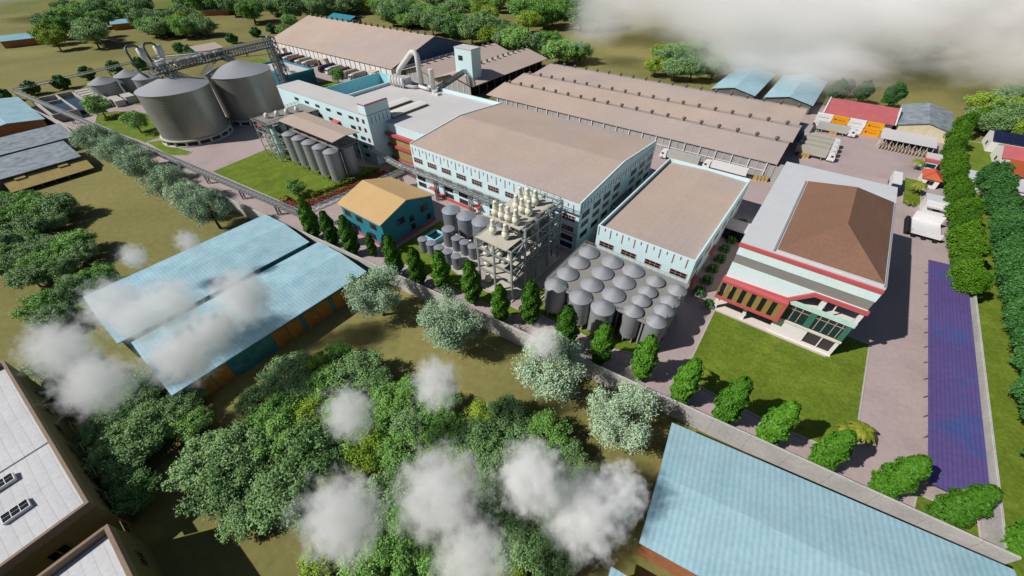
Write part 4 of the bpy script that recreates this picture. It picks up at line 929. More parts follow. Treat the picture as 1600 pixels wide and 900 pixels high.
# shelter with racks
SHL = thing('bike_shelter', 'long low shelter with white sheet roof and pale rack posts in front', 'shelter', (31.5, 217, 0))
MB().prof([(217.5, 3.3), (228.5, 3.8), (228.5, 4.0), (217.5, 3.5)], 21.2, 39.2, 'x').build('roof', 'roof_white', SHL)
b = MB()
for i in range(10): x = 21.6+i*1.9; b.beam((x, 218, 0), (x, 218, 3.4), .14); b.beam((x, 227.5, 0), (x, 227.5, 3.8), .14)
b.split('post', 'post_white', SHL)
MB().box(21.4, 39, 228.4, 228.6, 0, 3.7).build('back_wall', 'wall_brown', SHL)
rk = None
for i in range(15):
    x = 22+i*1.08
    if rk is None: rk = MB().beam((0, 0, 0), (0, 0, 1.7), .13).beam((0, 0, 1.7), (0, 5, 1.9), .13).beam((0, 5, 0), (0, 5, 1.9), .13).box(.35, .55, .6, 4.4, .1, 1.2).build('rack_bay', ['wood_pale'], SHL, local=True); o = rk
    else: o = copy_part(rk, SHL, (0, 0, 0))
    o.location = (x-31.5, 214.2-217, .05)
# gate buildings
GB = thing('gate_booth', 'white gate booth with red band and cyan windows at the yard edge', 'booth', (38, 204, 0))
MB().box(36.0, 39.6, 201.5, 206.5, 0, 3.4).build('wall', 'wall_cyan', GB); MB().box(35.6, 40.0, 203.0, 206.9, 4.1, 4.9).build('roof', 'roof_white', GB)
MB().box(35.5, 40.1, 201.2, 206.7, 3.42, 4.08).build('red_band', 'red', GB); MB().box(36.3, 39.3, 201.38, 201.48, 1.5, 2.8).build('window', 'glass_teal', GB)
MB().box(41.6, 43.0, 196, 212, 0, 2.2).build('side_wall', 'concrete', GB)
KI = thing('gatehouse', 'small white gatehouse with terracotta hip roof', 'house', (37.8, 190, 0))
MB().box(35.6, 40.2, 186.4, 193.6, 0, 3.1).build('wall', 'wall_white', KI)
b = MB(); p = [(35.1, 185.9, 3.1), (40.7, 185.9, 3.1), (40.7, 194.1, 3.1), (35.1, 194.1, 3.1)]; a1, a2 = (37.9, 188.5, 5.0), (37.9, 191.5, 5.0)
b.poly([p[0], p[1], a1]); b.poly([p[1], p[2], a2, a1]); b.poly([p[2], p[3], a2]); b.poly([p[3], p[0], a1, a2]); b.poly(p[::-1]); b.build('roof', 'roof_terracotta', KI)
b = MB()
for q, a in zip(p, (a1, a1, a2, a2)): b.beam(q, a, .16)
b.beam(a1, a2, .16); b.build('ridge_tile', 'red_stripe', KI)
WinSet(KI, 1.6, 1.1, 2, (), 'frame_dark').put(37.9, 186.4, 1.8)
WB = thing('weighbridge_office', 'white flat roofed weighbridge office beside the hedge', 'building', (39.5, 167, 0))
MB().box(36.2, 42.6, 164.5, 171.5, 0, 3.6).build('wall', 'wall_white', WB); MB().box(35.9, 42.9, 167, 171.9, 3.6, 4.0).build('roof', 'slab_white', WB); MB().box(36.5, 42.5, 163.5, 166.6, 2.9, 3.2).split('porch_roof', 'slab_white', WB)
WinSet(WB, 1.4, .5, 2, (), 'frame_dark').put(39.2, 164.5, 2.3)
TP = thing('tipper_body', 'grey-white open tipper trailer beside the hedge', 'trailer', (36.5, 152, 0))
MB().prof([(147.5, 1.2), (157.5, 1.2), (157.5, 3.8), (157.2, 3.8), (156.9, 1.5), (149.2, 1.5), (148.2, 2.6), (147.5, 2.6)], 33.8, 40.6, 'x').build('tray', 'truck_white', TP)
MB().box(33.6, 40.6, 148, 157, .7, 1.18).build('chassis', 'chassis', TP)
for x in (34.6, 37, 39.6):
    for y in (147.3, 157.2): MB().beam((x, y, .55), (x, y+.4, .55), 1.1, 1.1, 14).build('wheel', 'tyre', TP)
b = MB()
for i in range(9): b.beam((32.5, 148.2+i*1.1, .9), (33.4, 148.2+i*1.1, .9), .95, 1.7, 10)
tag(b.build('tyre_pile', 'tyre'), 'heap of black tyres stacked beside the tipper trailer', 'tyres')
# right-edge houses
def house(label, x0, x1, y0, y1, h, zr, rm, axis='x', wm='wall_white', rn='house'):
    s = thing(rn, label, 'house', ((x0+x1)/2, (y0+y1)/2, 0))
    c = (y0+y1)/2 if axis == 'x' else (x0+x1)/2
    if axis == 'x':
        MB().prof([(y0, 0), (y1, 0), (y1, h), (c, zr-.2), (y0, h)], x0, x1, 'x').build('wall', wm, s); MB().roof(x0-.1, x1+.5, y0-.5, y1+.5, h+.15, zr+.1, 'x', .2).build('roof', rm, s)
    else:
        MB().prof([(x0, 0), (x1, 0), (x1, h), (c, zr-.2), (x0, h)], y0, y1, 'y').build('wall', wm, s); MB().roof(y0-.5, y1+.5, x0-.5, x1+.5, h+.15, zr+.1, 'y', .2).build('roof', rm, s)
    MB().box(x0-.08, x0-.01, (y0+y1)/2-2.5, (y0+y1)/2-.5, 1.2, 2.6).build('window', 'glass', s)
    return s
house('white house with dark solar panelled roof at the right edge', 56, 80, 236, 249, 4.5, 6.2, 'solar')
house('white house with pinkish red roof beside the solar roof', 57.5, 80, 219, 233, 4.0, 6.4, 'roof_red')
house('white house with orange-brown roof at the right edge', 57.5, 84, 203, 217, 4.2, 6.8, 'roof_orange')
FH = thing('flat_house', 'long flat roofed white house below the orange roof', 'house', (62, 190, 0)); MB().box(47.5, 84, 191, 200, 0, 3.6).build('wall', 'wall_white', FH); MB().box(47.2, 84, 190.6, 200.4, 3.6, 4.0).build('roof', 'slab_white', FH)
house('white house with dark grey flat roof between flat house and red roof', 56.5, 80, 174, 186, 4.0, 4.3, 'interior_dark')
house('white house with pinkish red roof beside the dark hedge, lower one', 57.5, 80, 154, 168, 4.0, 6.3, 'roof_red')
house('white house with orange-brown roof lowest at the right edge', 57.5, 80, 138, 150, 4.0, 6.3, 'roof_orange')
CARO = thing('parked_car', 'dark blue car parked beside the small grass plot at right', 'car', (49.3, 213, 0), 1.4)
MB().prof([(-2.1, .35), (2.1, .35), (2.15, .8), (1.2, .95), (.7, 1.4), (-1.3, 1.4), (-2.0, .95), (-2.15, .8)], -.85, .85, 'y').build('body', 'truck_navy', CARO, local=True)
MB().prof([(-1.6, .98), (1.0, .98), (.66, 1.36), (-1.26, 1.36)], -.87, .87, 'y').build('window', 'glass', CARO, local=True)
for x in (-1.35, 1.35):
    for y in (-.88, .68): MB().beam((x, y, .33), (x, y+.2, .33), .66, .66, 14).build('wheel', 'tyre', CARO, local=True)
# ================================================================== TRUCKS
def truck(label, body, cabm, ln, group, stripe=None, h=3.7):
    """origin under the middle, cab towards +x"""
    t_ = thing('lorry', label, 'truck', (0, 0, 0), 0, group)
    b = MB(); b.box(-ln/2, ln/2-2.9, -1.25, 1.25, 1.15, h)
    if stripe: b.use(1).box(-ln/2-.01, ln/2-2.88, -1.26, 1.26, 1.14, 1.6)
    b.build('trailer', [body, stripe or body], t_, local=True)
    c = MB(); c.prof([(ln/2-2.5, .55), (ln/2, .55), (ln/2, 1.9), (ln/2-.35, 3.0), (ln/2-.9, 3.3), (ln/2-2.5, 3.4)], -1.22, 1.22, 'y'); cab = c.build('cab', cabm, t_, local=True)
    w_ = MB(); w_.prof([(ln/2+.005, 1.95), (ln/2+.02, 1.95), (ln/2-.32, 2.95), (ln/2-.345, 2.95)], -1.05, 1.05, 'y'); w_.box(ln/2-1.5, ln/2-.6, -1.24, 1.24, 1.9, 2.6); w_.build('windscreen', 'glass', cab, local=True)
    MB().box(-ln/2+.2, ln/2-.3, -.9, .9, .7, 1.13).build('chassis', 'chassis', t_, local=True)
    for x in (-ln/2+1.2, -ln/2+2.4, ln/2-4.2, ln/2-1.1):
        for y in (-1.22, .92): 
            wl_ = MB().beam((x, y, .5), (x, y+.3, .5), 1.0, 1.0, 14).build('wheel', 'tyre', t_, local=True)
            MB().beam((x, y-.01 if y < 0 else y+.2, .5), (x, y+.1 if y < 0 else y+.31, .5), .5, .5, 10).build('rim', 'truck_grey', wl_, local=True)
    return t_
yt = First(truck('', 'truck_tarp', 'truck_white', 13.6, 'tarpaulin trucks parked side by side'))
for i, y in enumerate((190, 195, 200, 205)): yt.put((2.6, y+.5, .05), 0, f'white-cabbed truck with grey tarpaulin trailer, {["nearest the office roof", "second", "third", "farthest"][i]} of the four side by side')
q = truck('white-cabbed truck with silver trailer in front of the containers', 'truck_grey', 'truck_white', 14.5, None); q.location = (6.0, 222, .05)
q = truck('white-cabbed truck with grey trailer between hall and vast warehouse', 'truck_grey', 'truck_white', 15, None); q.location = (-38.6, 156.2, .05); q.rotation_euler = (0, 0, math.pi)
q = truck('white truck with dark blue skirt behind the annex hall', 'truck_white', 'truck_white', 15.4, None, 'truck_navy'); q.location = (-21.8, 156.2, .05); q.rotation_euler = (0, 0, math.pi)
q = truck('white box truck standing alone behind the office roof', 'truck_white', 'truck_navy', 13, None); q.location = (28.3, 178.5, .05); q.rotation_euler = (0, 0, -RX)
kinds = [('navy', 'truck_navy', 'truck_navy'), ('silver', 'truck_grey', 'truck_white'), ('brown', 'truck_brown', 'truck_brown'), ('beige', 'truck_olive', 'truck_white'), ('tan', 'truck_tarp', 'truck_white')]
for k, (cn, bm, cm) in enumerate(kinds):
    ft = First(truck('', bm, cm, 11.5, 'trucks at the loading bays'))
    for g_, x0 in ((0, -322.5), (1, -271)):
        ft.put((x0+k*8.0+random.uniform(-.4, .4), 153.6, .05), -RX, f'{cn} truck backed to a loading bay in the {["farther", "nearer"][g_]} group of five')
# crates
def crate(label, x, y, z=0.0, rot=0.0):
    c = thing('wooden_crate', label, 'crate', (x, y, z), rot, 'wooden pallet crates')
    b = MB()
    for i in range(4): b.box(-.7, .7, -.7+i*.38, -.45+i*.38, .15, 1.5)
    b.box(-.62, .62, -.62, .62, .2, 1.3); b.build('box', 'wood', c, local=True); MB().box(-.75, .75, -.75, -.5, 0, .14).box(-.75, .75, -.12, .12, 0, .14).box(-.75, .75, .5, .75, 0, .14).build('pallet', 'wood_pale', c, local=True)
for i in range(3): x, y = at(1249+i*5.2, 245+i*.8); crate(f'wooden crate beside the near tarpaulin truck, {ORD[i]} from the warehouse', x, y, .05)
for i in range(2): x, y = at(1297+i*6, 209.5+i); crate(f'wooden crate beside the silver trailer, {["left", "right"][i]} one', x, y, .05)
for i in range(4): x, y = at(1179+i*5.3, 281+i*.7); crate(f'wooden crate at the annex end of the vast warehouse, {ORD[i]} from the left', x, y, .05)
# ================================================================== PLANTS
def leaf_mesh(name, C, Nn, size, mats, asp=.6, mi=None):
    """many leaf-sized quads at points C facing roughly along Nn"""
    n = len(C); rnd = RNG.normal(size=(n, 3)); nn = Nn+rnd*.55; nn /= np.linalg.norm(nn, axis=1)[:, None]
    t = np.cross(nn, RNG.normal(size=(n, 3))); t /= np.linalg.norm(t, axis=1)[:, None]; bt = np.cross(nn, t)
    s = (size*RNG.uniform(.6, 1.35, n))[:, None]; a, b_ = t*s, bt*s*asp
    V = np.stack([C-a-b_*.3, C-b_, C+a*1.1, C+b_], 1).reshape(-1, 3)
    me = bpy.data.meshes.new(name); me.from_pydata(V.tolist(), [], np.arange(4*n).reshape(-1, 4).tolist())
    for m in mats: me.materials.append(M[m])
    if mi is not None: me.polygons.foreach_set('material_index', mi)
    me.update(); return me
def clumps(nc, rx, rz, zc, cr, per, squash=.85, inner=.35, droop=0.0, loose=0.0):
    """leaf points on the skins of many clumps spread through an ellipsoid"""
    Cs, Ns = [], []
    for i in range(nc):
        d_ = RNG.normal(size=3); d_ /= np.linalg.norm(d_); d_[2] = d_[2]*.9+.12; rr = RNG.uniform(inner, 1.0)**.5
        c = np.array([d_[0]*rx*rr, d_[1]*rx*rr, zc+d_[2]*rz*rr]); r_ = cr*RNG.uniform(.7, 1.3)
        k = int(per*r_/cr); q = RNG.normal(size=(k, 3)); q /= np.linalg.norm(q, axis=1)[:, None]; rad = r_*RNG.uniform(.55-.35*loose, 1.08+.4*loose, k)[:, None]
        p = c+q*rad*np.array([1, 1, squash]); p[:, 2] -= droop*np.abs(RNG.normal(size=k))*r_
        Cs.append(p); Ns.append(q*(.8-.35*loose)+np.array([0, 0, .35+.35*loose]))
    C = np.concatenate(Cs); N_ = np.concatenate(Ns); keep = C[:, 2] > .25; return C[keep], N_[keep]
def tree_proto(name, cat, group, crown, leafm, h_trunk, r_trunk, limbs=4, spread=2.0, top=None):
    t_ = thing(name, '', cat, (0, 0, 0), 0, group)
    b = MB(); b.tube([(0, 0, -.1), (.05, .03, h_trunk*.5), (.0, .08, h_trunk), (0, 0, top or h_trunk*1.6)], [r_trunk*1.3, r_trunk, r_trunk*.8, r_trunk*.3], 8)
    for i in range(limbs):
        a = 2*math.pi*i/limbs+.5; z = h_trunk*RNG.uniform(.75, 1.0)
        b.tube([(0, 0, z), (math.cos(a)*spread*.5, math.sin(a)*spread*.5, z+spread*.45), (math.cos(a)*spread, math.sin(a)*spread, z+spread)], [r_trunk*.6, r_trunk*.4, r_trunk*.15], 6)
    b.build('trunk', 'bark', t_, local=True)
    o = bpy.data.objects.new('crown', crown); COL.objects.link(o); o.parent = t_
    return t_
def column_crown(seed_h=9.0, r=1.75, n=3600):
    z = RNG.uniform(0, 1, n); prof = np.sin(np.pi*np.clip(z*.86+.1, 0, 1))**.55*(1-.28*z)
    a = RNG.uniform(0, 2*np.pi, n); lump = 1+.16*np.sin(a*3+z*17)+.12*np.sin(a*5-z*23); rad = r*prof*lump*RNG.uniform(.72, 1.05, n)
    C = np.stack([np.cos(a)*rad, np.sin(a)*rad, .9+z*seed_h], 1); N_ = np.stack([np.cos(a), np.sin(a), .45+0*a], 1)
    return C, N_
cc = [leaf_mesh('crown', *column_crown(9.2, 2.0, 7500), .19, ['leaf_column'], .7) for _ in range(3)]
cprot = [First(tree_proto('columnar_tree', 'tree', 'columnar street trees inside the wall', c_, 'leaf_column', 1.2, .14, 0, 1, 7)) for c_ in cc]
cpx = [(495, 372), (524, 384), (555, 398), (585, 400), (622, 430), (657, 447), (695, 456), (740, 474), (783, 503), (829, 505), (882, 547), (935, 568), (998, 590), (1058, 627), (1123, 659), (1190, 692), (1270, 729), (1365, 770), (1455, 814), (1562, 862)]
for i, (px, py) in enumerate(cpx):
    x, y = at(px, py); y = max(y, wall_y(x)+2.2); sc = RNG.uniform(1.16, 1.4)
    if i == 3: sc = .75
    wdt = .9 if i < 13 else .85
    cprot[i % 3].put((x, y, 0), RNG.uniform(0, 6), f'columnar bright green tree inside the boundary wall, {ORD[i]} from the pipe rack end', None, (sc*wdt, sc*wdt, sc))
# silver-green trees
def olive_crown():
    C, N_ = clumps(58, 3.7, 2.8, 5.0, .8, 360, .9, .25, .5, .9); return leaf_mesh('crown', C, N_, .13, ['leaf_olive'], .36)
oprot = [First(tree_proto('silver_tree', 'tree', 'silver green trees along the wall', olive_crown(), 'leaf_olive', 2.6, .22, 5, 2.2)) for _ in range(3)]
olist = [((168, 252), 1.3, 'leftmost, hiding the end of the grey sheds'), ((205, 268), 1.25, 'second from the grey sheds'), ((240, 288), 1.2, 'third from the grey sheds'), ((282, 318), 1.2, 'fourth from the grey sheds'), ((345, 357), 1.2, 'beside the corner of a blue shed roof'), ((186, 246), 1.0, 'small, pressed between wall and its larger neighbours'), ((310, 338), 1.1, 'fifth from the grey sheds'), ((225, 272), 1.0, 'small, half hidden behind the second and third'),
         ((600, 492), 1.22, 'right at the corner of the orange doored blue shed'), ((706, 543), 1.25, 'standing opposite the distillation tower'), ((860, 612), 1.3, 'standing opposite the domed tanks'), ((962, 680), 1.12, 'nearest the lower right blue roof')]
for i, ((px, py), sc, lb) in enumerate(olist):
    x, y = at(px, py); oprot[i % 3].put((x, y, 0), RNG.uniform(0, 6), 'silver green tree outside the wall, '+lb, None, (sc*1.36, sc*1.36, sc*1.42))
# dense woods
def dense_crown(m, nc=60, lim=None):
    C, N_ = clumps(nc, RNG.uniform(3.3, 4.0), 2.1, 3.7, .8, 230, .8, .25, .15, 1.0); return leaf_mesh('crown', C, N_, .16, [m], .55)
dprot = {}
for m in ('leaf_dark', 'leaf_mid', 'leaf_lime'):
    dprot[m] = [First(tree_proto('broadleaf_tree', 'tree', 'x', dense_crown(m), m, 1.9, .2, 4, 1.6)) for _ in range(3)]
TONE = {'leaf_dark': 'greyish green', 'leaf_mid': 'fresh green', 'leaf_lime': 'yellowish green'}
def inside(p, poly):
    x, y = p; c = False; j = len(poly)-1
    for i in range(len(poly)):
        xi, yi = poly[i]; xj, yj = poly[j]
        if (yi > y) != (yj > y) and x < (xj-xi)*(y-yi)/(yj-yi)+xi: c = not c
        j = i
    return c
PLACED = []
KEEP = [(-10, 40, 75, 100), (160, 26, 222, 60), (300, 8, 366, 34), (436, -10, 482, 14), (500, 10, 580, 40)]   # low roofs that stay in view
def grove(where, poly, dist, sc, probs=(.50, .37, .13), limit=80, zc=4.0):
    g = [at(*p, zc) for p in poly]; x0, x1 = min(p[0] for p in g), max(p[0] for p in g); y0, y1 = min(p[1] for p in g), max(p[1] for p in g); pts = []
    for _ in range(6000):
        p = (RNG.uniform(x0, x1), RNG.uniform(y0, y1))
        if not inside(p, g): continue
        q_ = project(p[0], p[1], 3.0*sc)
        if any(a <= q_[0] <= c and b <= q_[1] <= d for a, b, c, d in KEEP): continue
        if all(math.hypot(p[0]-q[0], p[1]-q[1]) > dist for q in pts): pts.append(p)
        if len(pts) >= limit: break
    for i, p in enumerate(pts):
        m = str(RNG.choice(['leaf_dark', 'leaf_mid', 'leaf_lime'], p=probs)); s_ = sc*RNG.uniform(.8, 1.2)*(.85 if m == 'leaf_lime' else 1)
        dprot[m][i % 3].put((*p, 0), RNG.uniform(0, 6), f'{TONE[m]} leafy tree in {where}', f'{TONE[m]} trees in {where}', (s_, s_, s_*RNG.uniform(.85, 1.1)))
    PLACED.append((where, len(pts)))
grove('the big grove at the bottom middle', [(405, 620), (430, 565), (530, 550), (600, 590), (700, 640), (800, 655), (905, 690), (935, 735), (905, 800), (880, 880), (700, 930), (610, 890), (560, 800), (600, 735), (540, 690), (480, 690)], 4.6, 1.0, limit=76)
grove('the grove between blue shed and bottom grove', [(290, 735), (330, 690), (410, 660), (500, 690), (505, 750), (440, 795), (400, 815), (330, 785)], 5.0, 1.1)
grove('the clump at the end of the orange doored shed', [(190, 600), (235, 590), (290, 615), (305, 650), (270, 690), (210, 680), (180, 640)], 4.6, 1.05)
grove('the shaded strip beside the white roof building', [(70, 560), (130, 560), (175, 640), (215, 720), (205, 770), (160, 720), (110, 640)], 4.6, .85, (.7, .3, .0), 14)
grove('the left edge clump below the khaki front', [(-10, 310), (60, 300), (100, 318), (95, 340), (0, 365)], 6.0, 1.15)
grove('the left edge clump beside the open ground', [(-10, 385), (70, 362), (138, 380), (125, 412), (60, 432), (-10, 430)], 5.6, 1.15)
grove('the clump above the blue shed corner', [(60, 465), (105, 435), (185, 420), (185, 440), (130, 470), (105, 495), (65, 495)], 5.0, 1.0)
grove('the bottom edge thicket under the clouds', [(470, 760), (540, 790), (600, 880), (560, 930), (480, 930), (465, 850)], 6.0, .95, limit=14)
grove('the far grove at the left skyline', [(60, 55), (110, 20), (170, 12), (225, 5), (250, 20), (200, 45), (160, 68), (80, 78)], 12, 2.8, limit=28)
grove('the far grove behind the small silos', [(222, 40), (300, 32), (335, 42), (320, 55), (230, 55)], 10, 2.5, limit=17)
grove('the farthest grove at the top edge', [(275, 5), (420, -4), (565, 2), (560, 18), (470, 34), (400, 36), (350, 22), (280, 20)], 14.5, 3.4, limit=34)
grove('the wood behind the loading warehouse', [(565, 14), (640, 14), (720, 36), (800, 60), (880, 75), (930, 88), (900, 96), (860, 92), (820, 80), (760, 66), (700, 52), (600, 30)], 9.5, 2.4, limit=50)
grove('the far wood at the top edge', [(650, 4), (780, 0), (930, 8), (965, 36), (930, 60), (850, 48), (760, 34), (690, 26)], 13, 3.2, limit=32)
grove('the clump behind the three ridged warehouse', [(1000, 98), (1040, 82), (1090, 78), (1115, 95), (1125, 112), (1080, 118), (1010, 112)], 10, 2.0, limit=12)
grove('the wood at the right edge above the houses', [(1530, 165), (1580, 150), (1625, 150), (1625, 205), (1550, 205), (1535, 190)], 8, 1.9, (.3, .3, .4), 12)
grove('the misty wood under the fog', [(1230, 80), (1290, 62), (1340, 75), (1400, 80), (1460, 80), (1460, 98), (1380, 95), (1300, 88)], 14, 2.0, limit=6)
grove('the line of young trees behind the far rack', [(440, 40), (455, 36), (460, 52), (445, 58)], 12, 1.6, (.1, .9, 0), 3)
# hedge rows of big trees at right
def hedge_crown(m):
    C, N_ = clumps(64, 3.1, 3.4, 4.9, .85, 240, .9, .3, .1, .7); tp = (1.18-.62*np.clip(C[:, 2]/9, 0, 1))[:, None]; C[:, :2] *= tp; return leaf_mesh('crown', C, N_, .2, [m], .6)
hp = [First(tree_proto('hedge_tree', 'tree', 'bright green hedge trees along the yard edge', hedge_crown('leaf_hedge'), '', 2.0, .22, 4, 1.6)) for _ in range(2)]
for i in range(22): y = 122+i*4.7+RNG.uniform(-.5, .5); hp[i % 2].put((43.4+RNG.uniform(-.7, .7), y, 0), RNG.uniform(0, 6), 'bright green bushy tree in the inner hedge row beside the yard', None, RNG.uniform(.85, 1.2))
hq = [First(tree_proto('hedge_tree', 'tree', 'dark green hedge trees beyond the wall', hedge_crown('leaf_hedge_dark'), '', 2.0, .22, 4, 1.6)) for _ in range(2)]
for i in range(26): y = 72+i*4.9+RNG.uniform(-.5, .5); hq[i % 2].put((53.0+RNG.uniform(-.9, .9), y, 0), RNG.uniform(0, 6), 'dark green bushy tree in the outer hedge row before the houses', None, RNG.uniform(.95, 1.3))
for i, (px, py) in enumerate([(1500, 205), (1525, 195), (1545, 190), (1490, 222)]):
    x, y = at(px, py, 3); hp[i % 2].put((x, y, 0), i, f'bright green bushy tree at the far end of the hedge, {ORD[i]} from the shelter', 'trees at the far end of the hedge', 1.25)
for i, (px, py) in enumerate([(1302, 156), (1318, 146), (1342, 156), (1388, 164)]):
    x, y = at(px, py, 2); hq[i % 2].put((x, y, 0), i*1.7, f'dark green conical tree behind the red roof, {ORD[i]} from the vast warehouse', 'conical trees behind the red roof', [1.35, 1.1, 1.3, 1.5][i])
# single trees
sp = First(tree_proto('lawn_tree', 'tree', None, dense_crown('leaf_mid', 36), '', 2.4, .16, 4, 1.8))
for (px, py, sc, lb) in ((166, 184, 1.75, 'small green tree on the lawn by the treatment basins'), (222, 208, 1.6, 'small green tree on the lawn left of the near silo'), (468, 306, 1.0, 'low green bush tree on the lawn beside the flower bed'), (530, 132, 1.4, 'round green tree standing before the loading bays'), (200, 160, .55, 'tiny green tree behind the basin lawn tree')):
    x, y = at(px, py); o = sp.put((x, y, 0), RNG.uniform(0, 6), lb, None, sc)
bs = First(tree_proto('round_bush', 'bush', 'round bushes outside the far rack', leaf_mesh('crown', *clumps(26, 2.2, 1.8, 2.4, 1.0, 170, .9, .3), .3, ['leaf_hedge_dark'], .62), '', .8, .12, 3, 1))
for i, (px, py) in enumerate([(55, 148), (102, 139), (142, 124), (184, 114), (224, 108), (285, 84), (10, 160), (402, 58), (426, 52), (300, 88), (365, 68)]):
    x, y = at(px, py); bs.put((x, y, 0), i, f'round dark green bush along the far pipe rack, {ORD[i]} of the line' if i < 5 else ['round bush just behind the looping exhaust pipes', 'round bush at the left edge beside the rack corner', 'round bush left of the loading warehouse eave', 'round bush touching the loading warehouse eave', 'round bush beside the small tan shed', 'round bush right behind the conveyor bridge'][i-5], None, 1.55)
# palms and shrubs
def palm(label, x, y, h, r, sc=1.0, group=None):
    p = thing('palm', label, 'palm', (x, y, 0), 0, group); b = MB(); b.tube([(0, 0, 0), (.15, .1, h*.5), (.1, .2, h)], [.16, .12, .1], 8); b.build('trunk', 'bark', p, local=True)
    b = MB(); n = 13
    for i in range(n):
        a = 2*math.pi*i/n+RNG.uniform(-.2, .2); up = RNG.uniform(.5, 1.2); d_ = Vector((math.cos(a), math.sin(a), 0)); s_ = Vector((-d_.y, d_.x, 0)); pr_ = None
        for k in range(6):
            t = k/5; c = Vector((.1, .2, h))+d_*(r*t)+Vector((0, 0, up*t*1.6-2.1*t*t*r*.5)); w_ = .55*math.sin(math.pi*min(1, t*.9+.12))
            cur = (c+s_*w_-Vector((0, 0, .18)), c, c-s_*w_-Vector((0, 0, .18)))
            if pr_: b.poly([pr_[0], pr_[1], cur[1], cur[0]]); b.poly([pr_[1], pr_[2], cur[2], cur[1]])
            pr_ = cur
    b.build('crown', 'leaf_palm', p, local=True); return p
palm('yellow-green palm clump at the road corner between the last street trees', 28.2, 65.2, 2.6, 2.6)
palm('second low palm of the clump at the road corner, leaning to the lawn', 26.4, 64.0, 2.0, 2.0)
palm('yellow-green palm beside the teal house corner', -84.2, 50.6, 4.4, 2.0)
palm('palm on the small grass plot before the weighbridge office', 34.3, 178.0, 4.2, 2.8)
palm('palm with flattened crown in front of the gate booth', 34.2, 200.6, 3.4, 2.4)
palm('pale palm bush at the near tip of the small grass plot', 33.2, 168.6, 1.6, 2.0)
palm('yellow palm bush at the flower bed end near the hall corner', -121, 83.2, 2.4, 2.2)
palm('yellow palm bush under the crossing pipe rack', -113.5, 73.5, 2.6, 2.0)
palm('small palm at the lawn corner opposite the domed tanks', 1.2, 60.0, 3.0, 2.0)
palm('small yellow palm beside the pipe rack corner and flower bed', -135.5, 47.2, 1.5, 1.4)
def shrub_line(name, label, pts, wd, h, m, n, kind='plant', size=.2):
    Cs, Ns = [], []
    L_ = [math.hypot(q[0]-p[0], q[1]-p[1]) for p, q in zip(pts, pts[1:])]; tot = sum(L_)
    for p, q, l in zip(pts, pts[1:], L_):
        k = int(n*l/tot); t = RNG.uniform(0, 1, k); d_ = np.array([q[0]-p[0], q[1]-p[1]])/l; o = RNG.uniform(-1, 1, k)*wd/2
        z = h*(1-.5*(2*o/wd)**2)*RNG.uniform(.5, 1.05, k)
        Cs.append(np.stack([p[0]+(q[0]-p[0])*t-d_[1]*o, p[1]+(q[1]-p[1])*t+d_[0]*o, z], 1)); Ns.append(np.stack([-d_[1]*o*.4, d_[0]*o*.4, np.ones(k)], 1))
    me = leaf_mesh(name, np.concatenate(Cs), np.concatenate(Ns), size, [m], .6); o = bpy.data.objects.new(name, me); COL.objects.link(o); return tag(o, label, kind)
shrub_line('flower_bed', 'curved bed of rust red shrubs between the lawn and the crossing rack', [(-138.5, 48.2), (-133, 47.5), (-128.5, 50.5), (-126.5, 56), (-125.2, 66), (-124.6, 82)], 3.4, 1.4, 'leaf_flower', 8000, 'flower bed')
shrub_line('flower_border', 'thin pink flower border along the outer edge of red bed', [(-137, 46.6), (-131.8, 46.2), (-127, 49.6), (-124.6, 56)], .9, .6, 'leaf_flower_pink', 1500, 'flower bed')
shrub_line('reed_plants', 'row of tall pale green plants between lawn tanks and red bed', [(-129.8, 54), (-128.4, 60), (-127.2, 68), (-127, 80)], 1.6, 2.6, 'leaf_palm', 2200, 'plants', .3)
sh = MB()
shp = None
Cq, Nq = clumps(5, .8, .3, .45, .5, 90, .8, .3); sm_ = leaf_mesh('low_shrub', Cq, Nq, .2, ['leaf_hedge_dark'], .6)
for i, x in enumerate([-60, -46, -38, -30, -21, -13, -5, 3.5, 10.5, 16, 20.5, 25, 28.5, 31.5, 34.5, 37.5, 40, 42]):
    o = bpy.data.objects.new('low_shrub', sm_); COL.objects.link(o); o.location = (x, wall_y(x)+1.2, 0); o.scale = (1.5, 1.0, 1.2); o.rotation_euler = (0, 0, .1)
    tag(o, 'low dark green shrub at the inner foot of the boundary wall', 'shrub', 'low shrubs at the foot of the boundary wall')
hs = None
for i in range(8):
    o = bpy.data.objects.new('clipped_shrub', sm_); COL.objects.link(o); o.location = (-7.2+(i % 2)*.3, 86+i*5.5, 0); o.scale = (1.3, 2.0, 2.0)
    tag(o, 'clipped dark shrub in the shaded lane between annex hall and office', 'shrub', 'clipped shrubs in the shaded lane')
CS = bpy.data.objects.new('clipped_shrub', sm_); COL.objects.link(CS); CS.location = (-3.9, 82.6, .1); CS.scale = (1.0, 1.2, 2.4); tag(CS, 'green shrub standing at the left corner of the office porch', 'shrub')
